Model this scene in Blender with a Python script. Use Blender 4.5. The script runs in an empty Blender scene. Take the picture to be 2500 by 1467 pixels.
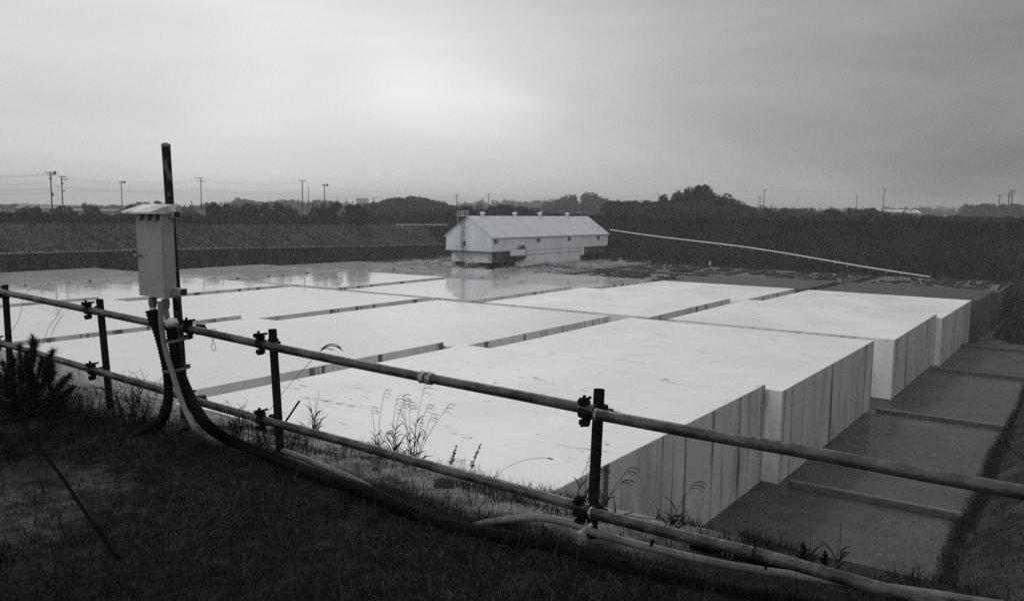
import bpy, math, random
import numpy as np
from mathutils import Vector, Matrix, noise as mnoise

random.seed(7)
rng = np.random.default_rng(11)
S = bpy.context.scene
COL = S.collection

# ------------------------------------------------------------------ camera
F_PX, PITCH, ROLL, YAW = 2043.7, .1080, .0140, .609
CX, CZ = 16.865, 17.194
_c, _s = math.cos(YAW), math.sin(YAW)
_cp, _sp = math.cos(PITCH), math.sin(PITCH)
RIGHT = Vector((_c, _s, 0)); FWD = Vector((-_s * _cp, _c * _cp, -_sp)); UP = RIGHT.cross(FWD)
_cr, _sr = math.cos(ROLL), math.sin(ROLL)
RC = RIGHT * _cr + UP * _sr; UC = UP * _cr - RIGHT * _sr
cam_d = bpy.data.cameras.new('camera'); cam = bpy.data.objects.new('camera', cam_d); COL.objects.link(cam)
cam_d.sensor_width = 36; cam_d.lens = F_PX / 2500 * 36; cam_d.clip_start = .05; cam_d.clip_end = 9000
m = Matrix((RC, UC, -FWD)).transposed().to_4x4(); m.translation = Vector((CX, 0, CZ)); cam.matrix_world = m
S.camera = cam

# ------------------------------------------------------------------ world: overcast sky
W = bpy.data.worlds.new('World'); S.world = W; W.use_nodes = True
nt = W.node_tree; nt.nodes.clear()
def N(t, **k):
    n = nt.nodes.new(t)
    for a, b in k.items(): setattr(n, a, b)
    return n
def mth(op, a, b=None, c=None, clamp=False):
    n = N('ShaderNodeMath', operation=op, use_clamp=clamp)
    for i, v in enumerate((a, b, c)):
        if v is None: continue
        if hasattr(v, 'links') or hasattr(v, 'is_linked'): nt.links.new(v, n.inputs[i])
        else: n.inputs[i].default_value = v
    return n.outputs[0]
def dotv(vec, v):
    n = N('ShaderNodeVectorMath', operation='DOT_PRODUCT'); nt.links.new(vec, n.inputs[0]); n.inputs[1].default_value = v
    return n.outputs['Value']
def pixdir(px, py):
    return (RC * ((px - 1250) / F_PX) + UC * (-(py - 733) / F_PX) + FWD).normalized()
SUN_AZ = pixdir(1050, 220); SUN_EL = math.radians(33)
sun_h = Vector((SUN_AZ.x, SUN_AZ.y, 0)).normalized()
tc = N('ShaderNodeTexCoord'); gen = tc.outputs['Generated']
sky = N('ShaderNodeTexSky', sky_type='NISHITA', sun_disc=False, sun_elevation=SUN_EL, sun_rotation=math.atan2(sun_h.x, sun_h.y), dust_density=4.0, air_density=1.5)
bw = N('ShaderNodeRGBToBW'); nt.links.new(sky.outputs[0], bw.inputs[0])
def lobe(px, py, k, amp):            # soft bright or dark bank of cloud round a direction of the sky
    d = dotv(gen, pixdir(px, py)); e = mth('MULTIPLY', mth('SUBTRACT', d, 1.0), k)
    return mth('MULTIPLY', mth('EXPONENT', e), amp)
mp = N('ShaderNodeMapping'); mp.inputs['Scale'].default_value = (1, 1, 4.2); nt.links.new(gen, mp.inputs[0])
nz = N('ShaderNodeTexNoise'); nz.inputs['Scale'].default_value = 3.0; nz.inputs['Detail'].default_value = 7; nz.inputs['Roughness'].default_value = .52; nz.inputs['Distortion'].default_value = .5
nt.links.new(mp.outputs[0], nz.inputs['Vector'])
L = lobe(930, 200, 900, .085)
for (px_, py_, k_, a_) in ((1030, 212, 900, .095), (1130, 232, 900, .085), (1220, 256, 1000, .085), (1310, 278, 1200, .06), (1120, 215, 60, .07), (700, 150, 300, .04), (560, 260, 260, .03), (1480, 190, 300, .03)): L = mth('ADD', L, lobe(px_, py_, k_, a_))
L = mth('ADD', L, lobe(180, 60, 26, .10))
L = mth('ADD', L, lobe(900, 440, 12, .14))
L = mth('SUBTRACT', L, lobe(1420, 30, 60, .05))
L = mth('SUBTRACT', L, lobe(60, 400, 120, .06))
L = mth('SUBTRACT', L, lobe(2700, 300, 10, .34))
bk = dotv(gen, Vector((-.25, -.85, .45)).normalized())
L = mth('ADD', L, mth('MULTIPLY', mth('EXPONENT', mth('MULTIPLY', mth('SUBTRACT', bk, 1.0), 2.2)), .42))
L = mth('ADD', L, .53)
L = mth('ADD', L, mth('MULTIPLY', mth('SUBTRACT', nz.outputs[0], .5), .28))
L = mth('MULTIPLY', mth('MAXIMUM', L, .10), 10.0)
L = mth('ADD', L, mth('MULTIPLY', bw.outputs[0], .02))
comb = N('ShaderNodeCombineColor')
for i, k in enumerate((.985, 1.0, 1.01)): nt.links.new(mth('MULTIPLY', L, k), comb.inputs[i])
bg = N('ShaderNodeBackground'); bg.inputs['Strength'].default_value = .1; nt.links.new(comb.outputs[0], bg.inputs[0])
wo = N('ShaderNodeOutputWorld'); nt.links.new(bg.outputs[0], wo.inputs[0])

# the sun, far behind the cloud: very soft
sl = bpy.data.lights.new('sun', 'SUN'); sl.energy = .5; sl.angle = math.radians(25); sl.color = (1, .985, .96)
so = bpy.data.objects.new('sun', sl); COL.objects.link(so)
sd = Vector((sun_h.x * math.cos(SUN_EL), sun_h.y * math.cos(SUN_EL), math.sin(SUN_EL)))
so.rotation_euler = sd.to_track_quat('Z', 'Y').to_euler()
S.view_settings.view_transform = 'Standard'; S.view_settings.look = 'None'; S.view_settings.exposure = 0; S.view_settings.gamma = 1
S.render.engine = 'CYCLES'; S.cycles.use_denoising = False; S.cycles.max_bounces = 6; S.cycles.transparent_max_bounces = 8
S.cycles.volume_bounces = 0; S.cycles.sample_clamp_indirect = 2.0; S.cycles.sample_clamp_direct = 6.0; S.cycles.volume_step_rate = 1

# ------------------------------------------------------------------ helpers
def ray(px, py):
    return RC * ((px - 1250) / F_PX) + UC * (-(py - 733) / F_PX) + FWD
C0 = Vector((CX, 0, CZ))
def onz(px, py, z): v = ray(px, py); return C0 + v * ((z - CZ) / v.z)
def onY(px, py, Y): v = ray(px, py); return C0 + v * (Y / v.y)
def onX(px, py, X): v = ray(px, py); return C0 + v * ((X - CX) / v.x)
def atd(px, py, d): return C0 + ray(px, py) * d

ORD = 'first second third fourth fifth sixth seventh eighth ninth tenth eleventh twelfth thirteenth fourteenth fifteenth sixteenth seventeenth eighteenth nineteenth twentieth'.split()
def smooth(a, b, x):
    t = min(1, max(0, (x - a) / (b - a))); return t * t * (3 - 2 * t)
def near_h(X, Y):
    """the top and the near face of the bank the camera stands on"""
    n = mnoise.noise(Vector((X * .9, Y * .9, 0))) * .05 + mnoise.noise(Vector((X * 3.1, Y * 3.1, 5))) * .022
    yc = 4.3 + .18 * mnoise.noise(Vector((X * .5, 3, 1)))
    z = 15.75 + n
    if Y > 3.3: z -= .31 * (min(Y, yc) - 3.3)
    if Y > yc: z -= (Y - yc) / 1.15
    if Y < 0: z += min(.3, -Y * .05)
    return max(z, -.35)
def onground(px, py):
    v = ray(px, py); t = 1.0
    while t < 30:
        p = C0 + v * t
        if p.z < near_h(p.x, p.y): return p
        t += .01
    return C0 + v * 5

def tag(o, label=None, cat=None, group=None, kind=None):
    if label: o['label'] = label
    if cat: o['category'] = cat
    if group: o['group'] = group
    if kind: o['kind'] = kind
    return o
def link(name, data, parent=None):
    o = bpy.data.objects.new(name, data); COL.objects.link(o)
    if parent is not None: o.parent = parent
    return o
def empty(name, loc=(0, 0, 0), rz=0, label=None, cat=None, group=None):
    o = link(name, None); o.location = loc; o.rotation_euler = (0, 0, rz); o.empty_display_size = .3
    return tag(o, label, cat, group)
def copy_tree(o, parent=None):
    c = o.copy(); COL.objects.link(c); c.parent = parent
    for ch in list(o.children): copy_tree(ch, c)
    return c

class MB:
    """collects shapes and links them as one mesh object"""
    def __init__(s): s.v = []; s.f = []; s.sm = []
    def add(s, vs, fs, smooth=False):
        b = len(s.v); s.v += [tuple(v) for v in vs]; s.f += [tuple(b + i for i in f) for f in fs]; s.sm += [smooth] * len(fs)
    def box(s, x0, x1, y0, y1, z0, z1):
        s.add([(x0, y0, z0), (x1, y0, z0), (x1, y1, z0), (x0, y1, z0), (x0, y0, z1), (x1, y0, z1), (x1, y1, z1), (x0, y1, z1)],
              [(0, 3, 2, 1), (4, 5, 6, 7), (0, 1, 5, 4), (1, 2, 6, 5), (2, 3, 7, 6), (3, 0, 4, 7)])
    def obox(s, c, ax, ay, az, hx, hy, hz):
        c = Vector(c); P = [c + ax * (hx * i) + ay * (hy * j) + az * (hz * k) for k in (-1, 1) for (i, j) in ((-1, -1), (1, -1), (1, 1), (-1, 1))]
        s.add(P, [(0, 3, 2, 1), (4, 5, 6, 7), (0, 1, 5, 4), (1, 2, 6, 5), (2, 3, 7, 6), (3, 0, 4, 7)])
    def tube(s, pts, r, n=12, caps=True, rad=None):
        pts = [Vector(p) for p in pts]; V = []; Fc = []
        t0 = (pts[1] - pts[0]).normalized(); a = t0.orthogonal().normalized()
        for i, p in enumerate(pts):
            t = (pts[min(i + 1, len(pts) - 1)] - pts[max(i - 1, 0)]).normalized()
            a = (a - t * a.dot(t)).normalized(); b = t.cross(a)
            rr = rad[i] if rad else r
            V += [p + (a * math.cos(2 * math.pi * k / n) + b * math.sin(2 * math.pi * k / n)) * rr for k in range(n)]
        for i in range(len(pts) - 1):
            for k in range(n):
                k2 = (k + 1) % n; Fc.append((i * n + k, i * n + k2, (i + 1) * n + k2, (i + 1) * n + k))
        s.add(V, Fc, True)
        if caps:
            m_ = (len(pts) - 1) * n
            s.add(V[:n], [tuple(range(n))[::-1]]); s.add(V[m_:], [tuple(range(n))])
    def build(s, name, mat, parent=None):
        me = bpy.data.meshes.new(name); me.from_pydata(s.v, [], s.f); me.polygons.foreach_set('use_smooth', s.sm)
        me.materials.append(mat); me.update()
        return link(name, me, parent)

def big_mesh(name, V, Q, mat, parent=None, smooth_=False):
    """V (n,3), Q (m,4) or (m,3) arrays"""
    V = np.asarray(V, np.float32); Q = np.asarray(Q, np.int32); k = Q.shape[1]
    me = bpy.data.meshes.new(name)
    me.vertices.add(len(V)); me.vertices.foreach_set('co', V.ravel())
    me.loops.add(Q.size); me.loops.foreach_set('vertex_index', Q.ravel())
    me.polygons.add(len(Q)); me.polygons.foreach_set('loop_start', np.arange(0, Q.size, k, dtype=np.int32))
    me.polygons.foreach_set('use_smooth', np.full(len(Q), smooth_))
    me.materials.append(mat); me.update(calc_edges=True); me.validate()
    return link(name, me, parent)

# ------------------------------------------------------------------ materials (all grey: the photograph is black and white)
def grey(g, a=1): return (g * .975, g, g * 1.03, a)
def mat(name, g, rough=.7, g2=None, scale=4, detail=5, bump=0, bscale=20, stretch=(1, 1, 1), coat=0, metal=0, spec=.5, lo=.4, hi=.6, coords='Object', mid=None):
    m_ = bpy.data.materials.new(name); m_.use_nodes = True; t = m_.node_tree; b = t.nodes['Principled BSDF']
    b.inputs['Base Color'].default_value = grey(g); b.inputs['Roughness'].default_value = rough
    b.inputs['Metallic'].default_value = metal; b.inputs['Specular IOR Level'].default_value = spec
    if coat: b.inputs['Coat Weight'].default_value = coat; b.inputs['Coat Roughness'].default_value = .06; b.inputs['Coat IOR'].default_value = 1.33
    c = t.nodes.new('ShaderNodeTexCoord'); mp_ = t.nodes.new('ShaderNodeMapping'); mp_.inputs['Scale'].default_value = stretch
    t.links.new(c.outputs[coords], mp_.inputs[0])
    if g2 is not None:
        n = t.nodes.new('ShaderNodeTexNoise'); n.inputs['Scale'].default_value = scale; n.inputs['Detail'].default_value = detail; n.inputs['Roughness'].default_value = .6
        t.links.new(mp_.outputs[0], n.inputs['Vector'])
        r = t.nodes.new('ShaderNodeValToRGB'); r.color_ramp.elements[0].position = lo; r.color_ramp.elements[1].position = hi
        r.color_ramp.elements[0].color = grey(g2); r.color_ramp.elements[1].color = grey(g)
        t.links.new(n.outputs[0], r.inputs[0]); t.links.new(r.outputs[0], b.inputs['Base Color'])
    if bump:
        n = t.nodes.new('ShaderNodeTexNoise'); n.inputs['Scale'].default_value = bscale; n.inputs['Detail'].default_value = 6
        t.links.new(mp_.outputs[0], n.inputs['Vector']); bu = t.nodes.new('ShaderNodeBump'); bu.inputs['Strength'].default_value = bump; bu.inputs['Distance'].default_value = 1 / bscale
        t.links.new(n.outputs[0], bu.inputs['Height']); t.links.new(bu.outputs[0], b.inputs['Normal'])
    return m_

def concrete(name, top, wet, rough_lo, rough_hi, side=.34, tilt=1.0, front=None, cior=1.38, scf=.55):
    """weathered concrete: world-space noise; faces that look up are wet, upright faces carry drip stains"""
    m_ = bpy.data.materials.new(name); m_.use_nodes = True; t = m_.node_tree; b = t.nodes['Principled BSDF']; Lk = t.links.new
    def nn(ty, **k):
        n = t.nodes.new(ty)
        for a, v in k.items(): setattr(n, a, v)
        return n
    def mm(op, a, b_=None, clamp=False):
        n = nn('ShaderNodeMath', operation=op, use_clamp=clamp)
        for i, v in enumerate((a, b_)):
            if v is None: continue
            if isinstance(v, (int, float)): n.inputs[i].default_value = v
            else: Lk(v, n.inputs[i])
        return n.outputs[0]
    def noise(vec, sc, det=4, ro=.55, scl=(1, 1, 1), dist=0):
        mp_ = nn('ShaderNodeMapping'); mp_.inputs['Scale'].default_value = scl; Lk(vec, mp_.inputs[0])
        n = nn('ShaderNodeTexNoise'); n.inputs['Scale'].default_value = sc; n.inputs['Detail'].default_value = det; n.inputs['Roughness'].default_value = ro; n.inputs['Distortion'].default_value = dist
        Lk(mp_.outputs[0], n.inputs['Vector']); return n.outputs[0]
    def remap(v, a, b_, c=0., d=1.):
        n = nn('ShaderNodeMapRange'); n.interpolation_type = 'SMOOTHSTEP'
        for i, q in enumerate((a, b_, c, d)): n.inputs[i + 1].default_value = q
        Lk(v, n.inputs[0]); return n.outputs[0]
    g = nn('ShaderNodeNewGeometry'); pos = g.outputs['Position']
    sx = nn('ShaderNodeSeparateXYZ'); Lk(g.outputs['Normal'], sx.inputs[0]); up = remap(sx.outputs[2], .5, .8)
    sp = nn('ShaderNodeSeparateXYZ'); Lk(pos, sp.inputs[0])
    # top: broad damp patches, fine grit, scuffs
    a = noise(pos, .12, 5, .6); f = noise(pos, 3.2, 6, .7); sc = noise(pos, .35, 7, .62, (1, 3.2, 1), 1.2)
    tone = mm('ADD', mm('MULTIPLY', mm('SUBTRACT', a, .5), .34 * top), mm('MULTIPLY', mm('SUBTRACT', f, .5), .16 * top))
    tone = mm('ADD', tone, top)
    scuff = remap(sc, .605, .70, 0, scf)
    tone = mm('MULTIPLY', tone, mm('SUBTRACT', 1., scuff))
    # side: vertical drips, anchored where water spills, plus mottling
    hz = nn('ShaderNodeCombineXYZ'); Lk(mm('ADD', sp.outputs[0], sp.outputs[1]), hz.inputs[0]); Lk(mm('MULTIPLY', sp.outputs[2], .035), hz.inputs[2])
    hz2 = nn('ShaderNodeCombineXYZ'); Lk(mm('ADD', sp.outputs[0], sp.outputs[1]), hz2.inputs[0]); Lk(mm('MULTIPLY', sp.outputs[2], .12), hz2.inputs[2])
    d1 = noise(hz.outputs[0], .72, 2, .5); d2 = noise(hz.outputs[0], 3.5, 3, .6); d3 = noise(pos, .6, 5, .6, (1, 1, .3)); d4 = noise(pos, .9, 4, .6, (1, 1, .16)); d6 = noise(pos, .33, 5, .6, (1, 1, .45)); d5 = noise(hz2.outputs[0], 6.0, 4, .65)
    drip = mm('MAXIMUM', mm('MULTIPLY', remap(mm('ADD', d1, mm('MULTIPLY', mm('SUBTRACT', d2, .5), .35)), .55, .63, 0, .85), remap(d4, .36, .52, .35, 1)), mm('MULTIPLY', remap(d5, .54, .72, 0, .32), remap(d4, .40, .60, .2, 1)))
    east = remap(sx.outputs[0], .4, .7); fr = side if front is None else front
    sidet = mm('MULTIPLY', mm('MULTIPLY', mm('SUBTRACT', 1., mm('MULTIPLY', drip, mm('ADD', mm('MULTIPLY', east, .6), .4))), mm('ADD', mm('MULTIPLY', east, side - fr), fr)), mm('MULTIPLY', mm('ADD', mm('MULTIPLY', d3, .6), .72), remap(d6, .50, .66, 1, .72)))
    mix = nn('ShaderNodeMix'); mix.data_type = 'FLOAT'; Lk(up, mix.inputs[0]); Lk(sidet, mix.inputs[2]); Lk(tone, mix.inputs[3])
    cc = nn('ShaderNodeCombineColor')
    for i, k in enumerate((.985, 1., 1.02)): Lk(mm('MULTIPLY', mix.outputs[0], k), cc.inputs[i])
    Lk(cc.outputs[0], b.inputs['Base Color'])
    b.inputs['Roughness'].default_value = .75
    # the film of water on the top
    w1 = noise(pos, .16, 5, .6, (1, 1, 1)); ww = remap(w1, .36, .62, rough_hi, rough_lo)
    Lk(mm('MULTIPLY', up, wet), b.inputs['Coat Weight']); b.inputs['Coat IOR'].default_value = cior; Lk(ww, b.inputs['Coat Roughness'])
    # tiny waves of level in the finished surface
    bu = nn('ShaderNodeBump'); bu.inputs['Strength'].default_value = 1; bu.inputs['Distance'].default_value = .045 * tilt
    Lk(mm('ADD', noise(pos, .22, 3, .45, (1, 1, .01)), mm('MULTIPLY', noise(pos, 2.4, 3, .5, (1, 1, .01)), .05)), bu.inputs['Height']); Lk(bu.outputs[0], b.inputs['Coat Normal'])
    b2 = nn('ShaderNodeBump'); b2.inputs['Strength'].default_value = .35; b2.inputs['Distance'].default_value = .02; Lk(f, b2.inputs['Height']); Lk(b2.outputs[0], b.inputs['Normal'])
    return m_

M = {}
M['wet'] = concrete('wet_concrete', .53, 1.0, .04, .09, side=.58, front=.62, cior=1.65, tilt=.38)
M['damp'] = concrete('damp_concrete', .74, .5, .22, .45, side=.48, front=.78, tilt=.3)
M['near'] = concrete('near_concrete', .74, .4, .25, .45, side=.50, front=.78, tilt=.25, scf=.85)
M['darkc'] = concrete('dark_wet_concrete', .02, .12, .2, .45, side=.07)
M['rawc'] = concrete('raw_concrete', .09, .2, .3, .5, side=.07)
M['wall'] = mat('stained_wall', .12, .8, .014, .45, 8, .5, 2, (1, 1, .2), lo=.46, hi=.68, spec=.1)
M['floor'] = mat('pit_floor', .036, .55, .011, .35, 9, .5, 2.2, coat=.2, lo=.38, hi=.62)
M['curb'] = mat('curb_concrete', .12, .6, .07, 3, 5, .3, 8)
M['soil'] = mat('dark_soil', .032, .95, .009, 2.2, 8, .8, 14, lo=.45, hi=.66, spec=.05)
M['mud'] = mat('wet_mud', .32, .6, .06, 1.7, 8, .7, 10, lo=.42, hi=.60, spec=.3)
M['bank'] = mat('weedy_bank', .014, .95, .007, .35, 9, .6, 1.5, lo=.35, hi=.65, spec=.15)
M['lbank'] = mat('grassy_bank', .062, .95, .020, .22, 9, .6, 1.5, (.25, 1.6, .25), lo=.35, hi=.65, spec=.15)
M['field'] = mat('field', .055, .9, .03, .02, 8, .4, .5, lo=.35, hi=.65, spec=.1)
M['grass'] = mat('grass_blades', .013, .9, .006, 6, 3, spec=.05)
M['dry'] = mat('dry_blades', .085, .8, .03, 3, 3, spec=.1)
M['stalk'] = mat('stalks', .022, .8, .010, 9, 3, spec=.1)
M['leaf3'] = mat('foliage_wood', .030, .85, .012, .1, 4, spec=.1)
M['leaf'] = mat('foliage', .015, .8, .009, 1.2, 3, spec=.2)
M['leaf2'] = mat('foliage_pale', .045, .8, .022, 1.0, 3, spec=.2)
M['weed'] = mat('bank_weeds', .034, .9, .007, .07, 9, spec=.15)
M['lweed'] = mat('bank_grass', .058, .9, .018, .22, 6, stretch=(.25, 1.6, .25), spec=.15)
M['bark'] = mat('bark', .05, .9, .02, 5, 4)
M['pipe'] = mat('scaffold_pipe', .085, .42, .018, 6, 8, .35, 30, (1, 1, 1), metal=.25, lo=.42, hi=.60, spec=.4)
M['post'] = mat('dark_scaffold_pipe', .012, .6, .004, 9, 7, .35, 40, spec=.12)
M['rust'] = mat('rusty_clamp', .010, .8, .004, 30, 6, .5, 60, spec=.1)
M['collar'] = mat('scraped_steel', .34, .5, .12, 40, 5, .3, 60, metal=.3)
M['cab'] = mat('cabinet_steel', .27, .5, .23, 9, 6, .12, 50, metal=.1)
M['cabtop'] = mat('cabinet_hood', .75, .30, .34, 6, 5)  # near-white base colour carries the sky's reflection off the hood top
M['black'] = mat('black_void', .008, .6)
M['hose'] = mat('black_hose', .007, .6, .003, 20, 4, spec=.04)
M['grass2'] = mat('turf_blades', .022, .9, .007, 6, 3, spec=.05)
M['rweed'] = mat('slope_weeds', .034, .9, .015, .8, 4, spec=.05)
M['cable'] = mat('cable_black', .006, .9, spec=0)
M['pole2'] = mat('flaking_pole', .10, .6, .010, 26, 8, .4, 40, (1, 1, .35), lo=.52, hi=.64, spec=.15)
M['conduit'] = mat('grey_conduit', .10, .5, .10, 12, 5)
M['pale'] = mat('pale_pipe', .13, .5, .07, 8, 6, .1, 30)
M['putty'] = mat('putty', .50, .7, .38, 20, 4, .5, 30)
M['strap'] = mat('strap', .08, .6, .09, 20, 3)
M['shed'] = mat('shed_cladding', .72, .55, .62, .5, 5, stretch=(1, 1, .2))
M['roof'] = mat('shed_roof', .56, .5, .50, .4, 5)
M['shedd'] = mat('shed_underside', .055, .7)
M['white'] = mat('white_paint', .65, .5)
M['pole'] = mat('utility_pole', .10, .8, .07, 3, 3)
M['wire'] = mat('power_wire', .04, .8)
M['bars'] = mat('steel_bars', .05, .7, spec=.2)
M['cover'] = mat('white_cover_sheet', .45, .6, .25, 1, 4)
M['stone'] = mat('stone', .05, .8, .03, 8, 4, .4, 12)

# ------------------------------------------------------------------ ground, pit and banks
def grid(name, xs, ys, hf, mt, label=None, parent=None):
    V = [(x, y, hf(x, y)) for y in ys for x in xs]; n = len(xs)
    Q = [(j * n + i, j * n + i + 1, (j + 1) * n + i + 1, (j + 1) * n + i) for j in range(len(ys) - 1) for i in range(n - 1)]
    o = big_mesh(name, V, Q, mt, parent, True); o['kind'] = 'structure'
    if label: o['label'] = label
    return o
def fb(x, y, s): return mnoise.fractal(Vector((x * s, y * s, 0)), 1.0, 2.0, 4)
# floor of the pit, falling in steps away from the camera
def floor_h(x, y): return -.0 - .95 * smooth(77, 79.5, y) - .4 * smooth(112, 114.5, y) - .5 * smooth(138, 142, y)
grid('pit_floor', np.linspace(-170, 13.5, 40), np.concatenate([np.arange(18, 150, 1.2), np.linspace(151, 215, 20)]), floor_h, M['floor'], 'dark wet concrete floor of the pit')
# near bank
xs = np.concatenate([np.linspace(-175, -6, 60), np.arange(-5, 8, .35), np.arange(8, 18.5, .06), np.arange(18.6, 34, .6)])
ys = np.concatenate([np.linspace(-14, 0, 12), np.arange(.2, 6, .06), np.arange(6.1, 24, .7)])
def nb(x, y):
    z = near_h(x, y)
    return z
near = grid('near_bank', xs, ys, nb, M['soil'], 'dark grassy ground in front and muddy edge behind the railing')
def near_material():
    """one ground material: dark turf soil, a worn bare patch, wet mud along the edge; all by world-space noise"""
    m_ = bpy.data.materials.new('near_ground'); m_.use_nodes = True; t = m_.node_tree; b = t.nodes['Principled BSDF']; Lk = t.links.new
    def nn(ty, **k):
        n = t.nodes.new(ty)
        for a, v in k.items(): setattr(n, a, v)
        return n
    def mm(op, a, b_=None):
        n = nn('ShaderNodeMath', operation=op)
        for i, v in enumerate((a, b_)):
            if v is None: continue
            if isinstance(v, (int, float)): n.inputs[i].default_value = v
            else: Lk(v, n.inputs[i])
        return n.outputs[0]
    g = nn('ShaderNodeNewGeometry').outputs['Position']; sp = nn('ShaderNodeSeparateXYZ'); Lk(g, sp.inputs[0]); X, Y = sp.outputs[0], sp.outputs[1]
    def noise(sc, det=6, ro=.6):
        n = nn('ShaderNodeTexNoise'); n.inputs['Scale'].default_value = sc; n.inputs['Detail'].default_value = det; n.inputs['Roughness'].default_value = ro; Lk(g, n.inputs['Vector']); return n.outputs[0]
    def remap(v, a, b_, c=0., d=1.):
        n = nn('ShaderNodeMapRange'); n.interpolation_type = 'SMOOTHSTEP'
        for i, q in enumerate((a, b_, c, d)): n.inputs[i + 1].default_value = q
        Lk(v, n.inputs[0]); return n.outputs[0]
    n1, n2, n3 = noise(1.6), noise(7, 8, .7), noise(40, 6, .7)
    wob = mm('MULTIPLY', mm('SUBTRACT', n1, .5), .9)
    mud = mm('MULTIPLY', mm('MULTIPLY', remap(mm('ADD', Y, mm('MULTIPLY', wob, .5)), 2.98, 3.22), remap(mm('ADD', n1, mm('MULTIPLY', mm('SUBTRACT', n2, .5), .5)), .30, .47)), remap(X, 14.9, 15.7, 1, .0))
    dx = mm('SUBTRACT', X, PB0.x); dy = mm('SUBTRACT', Y, PB0.y)
    r2 = mm('ADD', mm('MULTIPLY', dx, dx), mm('MULTIPLY', dy, dy))
    ear = mm('MULTIPLY', remap(r2, .03, .60, 1, 0), remap(mm('ADD', n1, mm('MULTIPLY', mm('SUBTRACT', n2, .5), .9)), .36, .66))
    soil = mm('ADD', remap(n2, .40, .70, .008, .034), remap(n3, .45, .75, 0, .012))
    c = mm('ADD', soil, mm('MULTIPLY', ear, remap(n2, .35, .68, .01, .062)))
    c = mm('ADD', mm('MULTIPLY', c, mm('SUBTRACT', 1., mud)), mm('MULTIPLY', mud, remap(n2, .34, .66, .10, .30)))
    cc = nn('ShaderNodeCombineColor')
    for i, k in enumerate((.98, 1., 1.02)): Lk(mm('MULTIPLY', c, k), cc.inputs[i])
    Lk(cc.outputs[0], b.inputs['Base Color']); b.inputs['Roughness'].default_value = .85; b.inputs['Specular IOR Level'].default_value = .12
    bu = nn('ShaderNodeBump'); bu.inputs['Strength'].default_value = .9; bu.inputs['Distance'].default_value = .03; Lk(mm('ADD', n2, mm('MULTIPLY', n3, .4)), bu.inputs['Height']); Lk(bu.outputs[0], b.inputs['Normal'])
    return m_
PB0 = onground(140, 1240); near.data.materials[0] = near_material()
# far bank
def farb(x, y):
    foot = 200 - 55 * smooth(2.5, 7, x)
    top = 15.5 + .4 * smooth(-110, 10, x)
    crest = 236
    t = (y - foot) / (crest - foot)
    t = min(1.02, max(0, t))
    return -1.9 + (top + 1.9) * t + .35 * fb(x, y, .09) * (1 if t > .05 else 0) + .12 * fb(x, y, .5)
grid('far_bank', np.linspace(-205, 130, 150), np.concatenate([np.arange(142, 240, 1.6)]), farb, M['bank'], 'dark weedy slope closing the far side of the pit')
# right bank with the ditch line
def rb(x, y):
    z = (x - 12.35) / 1.6
    z += .14 * fb(x, y, .25) + .1 * fb(x, y, 1.1)
    return max(-1.6, min(15.6, z)) - 1.4 * smooth(77, 140, y) * (1 - smooth(13, 34, x))
grid('right_bank', np.linspace(12.2, 60, 60), np.arange(14, 236, 1.5), rb, M['mud'], 'earth slope along the right edge of the pit')
# left bank, above the retaining wall
def lb(x, y):
    bench = 7.0 - 1.7 * smooth(75, 230, y); crest = 12.6 - .9 * smooth(70, 200, y)
    t = min(1, max(0, (-x - 161) / 20.0))
    return bench + (crest - bench) * t + .2 * fb(x, y, .15)
grid('left_bank', np.linspace(-200, -160.4, 26), np.arange(20, 238, 2.2), lb, M['lbank'], 'pale grassy slope above the left retaining wall')
# ground beyond
def gz(x, y):
    d = math.hypot(x - CX, y)
    z = 10.5 + 4.6 * smooth(-230, -40, x) + 1.2 * fb(x, y, .006)
    if d > 900: z += (d - 900) * .0008
    return z
def gh(x, y):
    z = gz(x, y)
    inpit = (-198 < x < 58) and (-10 < y < 237)
    return -12 if inpit else z
R = np.concatenate([np.linspace(-2600, -420, 30), np.linspace(-400, 140, 62), np.linspace(200, 2600, 30)])
RY = np.concatenate([np.linspace(-900, -60, 12), np.linspace(-40, 420, 70), np.linspace(460, 5200, 60)])
grid('ground', R, RY, gh, M['field'], 'level land beyond the pit')

# retaining wall on the left
rw = MB()
for i in range(44):
    y0 = 20 + i * 5; y1 = y0 + 5 - .05
    b0 = 7.0 - 1.7 * smooth(75, 230, y0) - .05; b1 = 7.0 - 1.7 * smooth(75, 230, y1) - .05
    rw.add([(-158.4, y0, -3), (-160.2, y0, b0), (-161.6, y0, b0), (-161.6, y0, -3), (-158.4, y1, -3), (-160.2, y1, b1), (-161.6, y1, b1), (-161.6, y1, -3)],
           [(0, 1, 5, 4), (1, 2, 6, 5), (2, 3, 7, 6), (0, 3, 2, 1), (4, 5, 6, 7)])
o = rw.build('retaining_wall', M['wall']); tag(o, 'long dark stained wall along the left side of the pit below the grassy slope', 'wall')
cp = MB(); cp.box(-161.8, -160.0, 20, 236, 0, .16)
me = cp
for k, v in enumerate(me.v): me.v[k] = (v[0], v[1], v[2] + 6.97 - 1.7 * smooth(75, 230, v[1]))
cpo = MB()
for i in range(27):
    y0 = 20 + i * 8; y1 = y0 + 8
    z0 = 6.96 - 1.7 * smooth(75, 230, y0); z1 = 6.96 - 1.7 * smooth(75, 230, y1)
    cpo.add([(-159.9, y0, z0), (-161.8, y0, z0), (-161.8, y0, z0 + .3), (-159.9, y0, z0 + .3), (-159.9, y1, z1), (-161.8, y1, z1), (-161.8, y1, z1 + .3), (-159.9, y1, z1 + .3)],
            [(0, 3, 7, 4), (3, 2, 6, 7), (1, 2, 3, 0), (4, 7, 6, 5), (0, 4, 5, 1)])
cpo.build('coping', mat('coping', .16, .7, .08, .6, 4), o)

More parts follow.
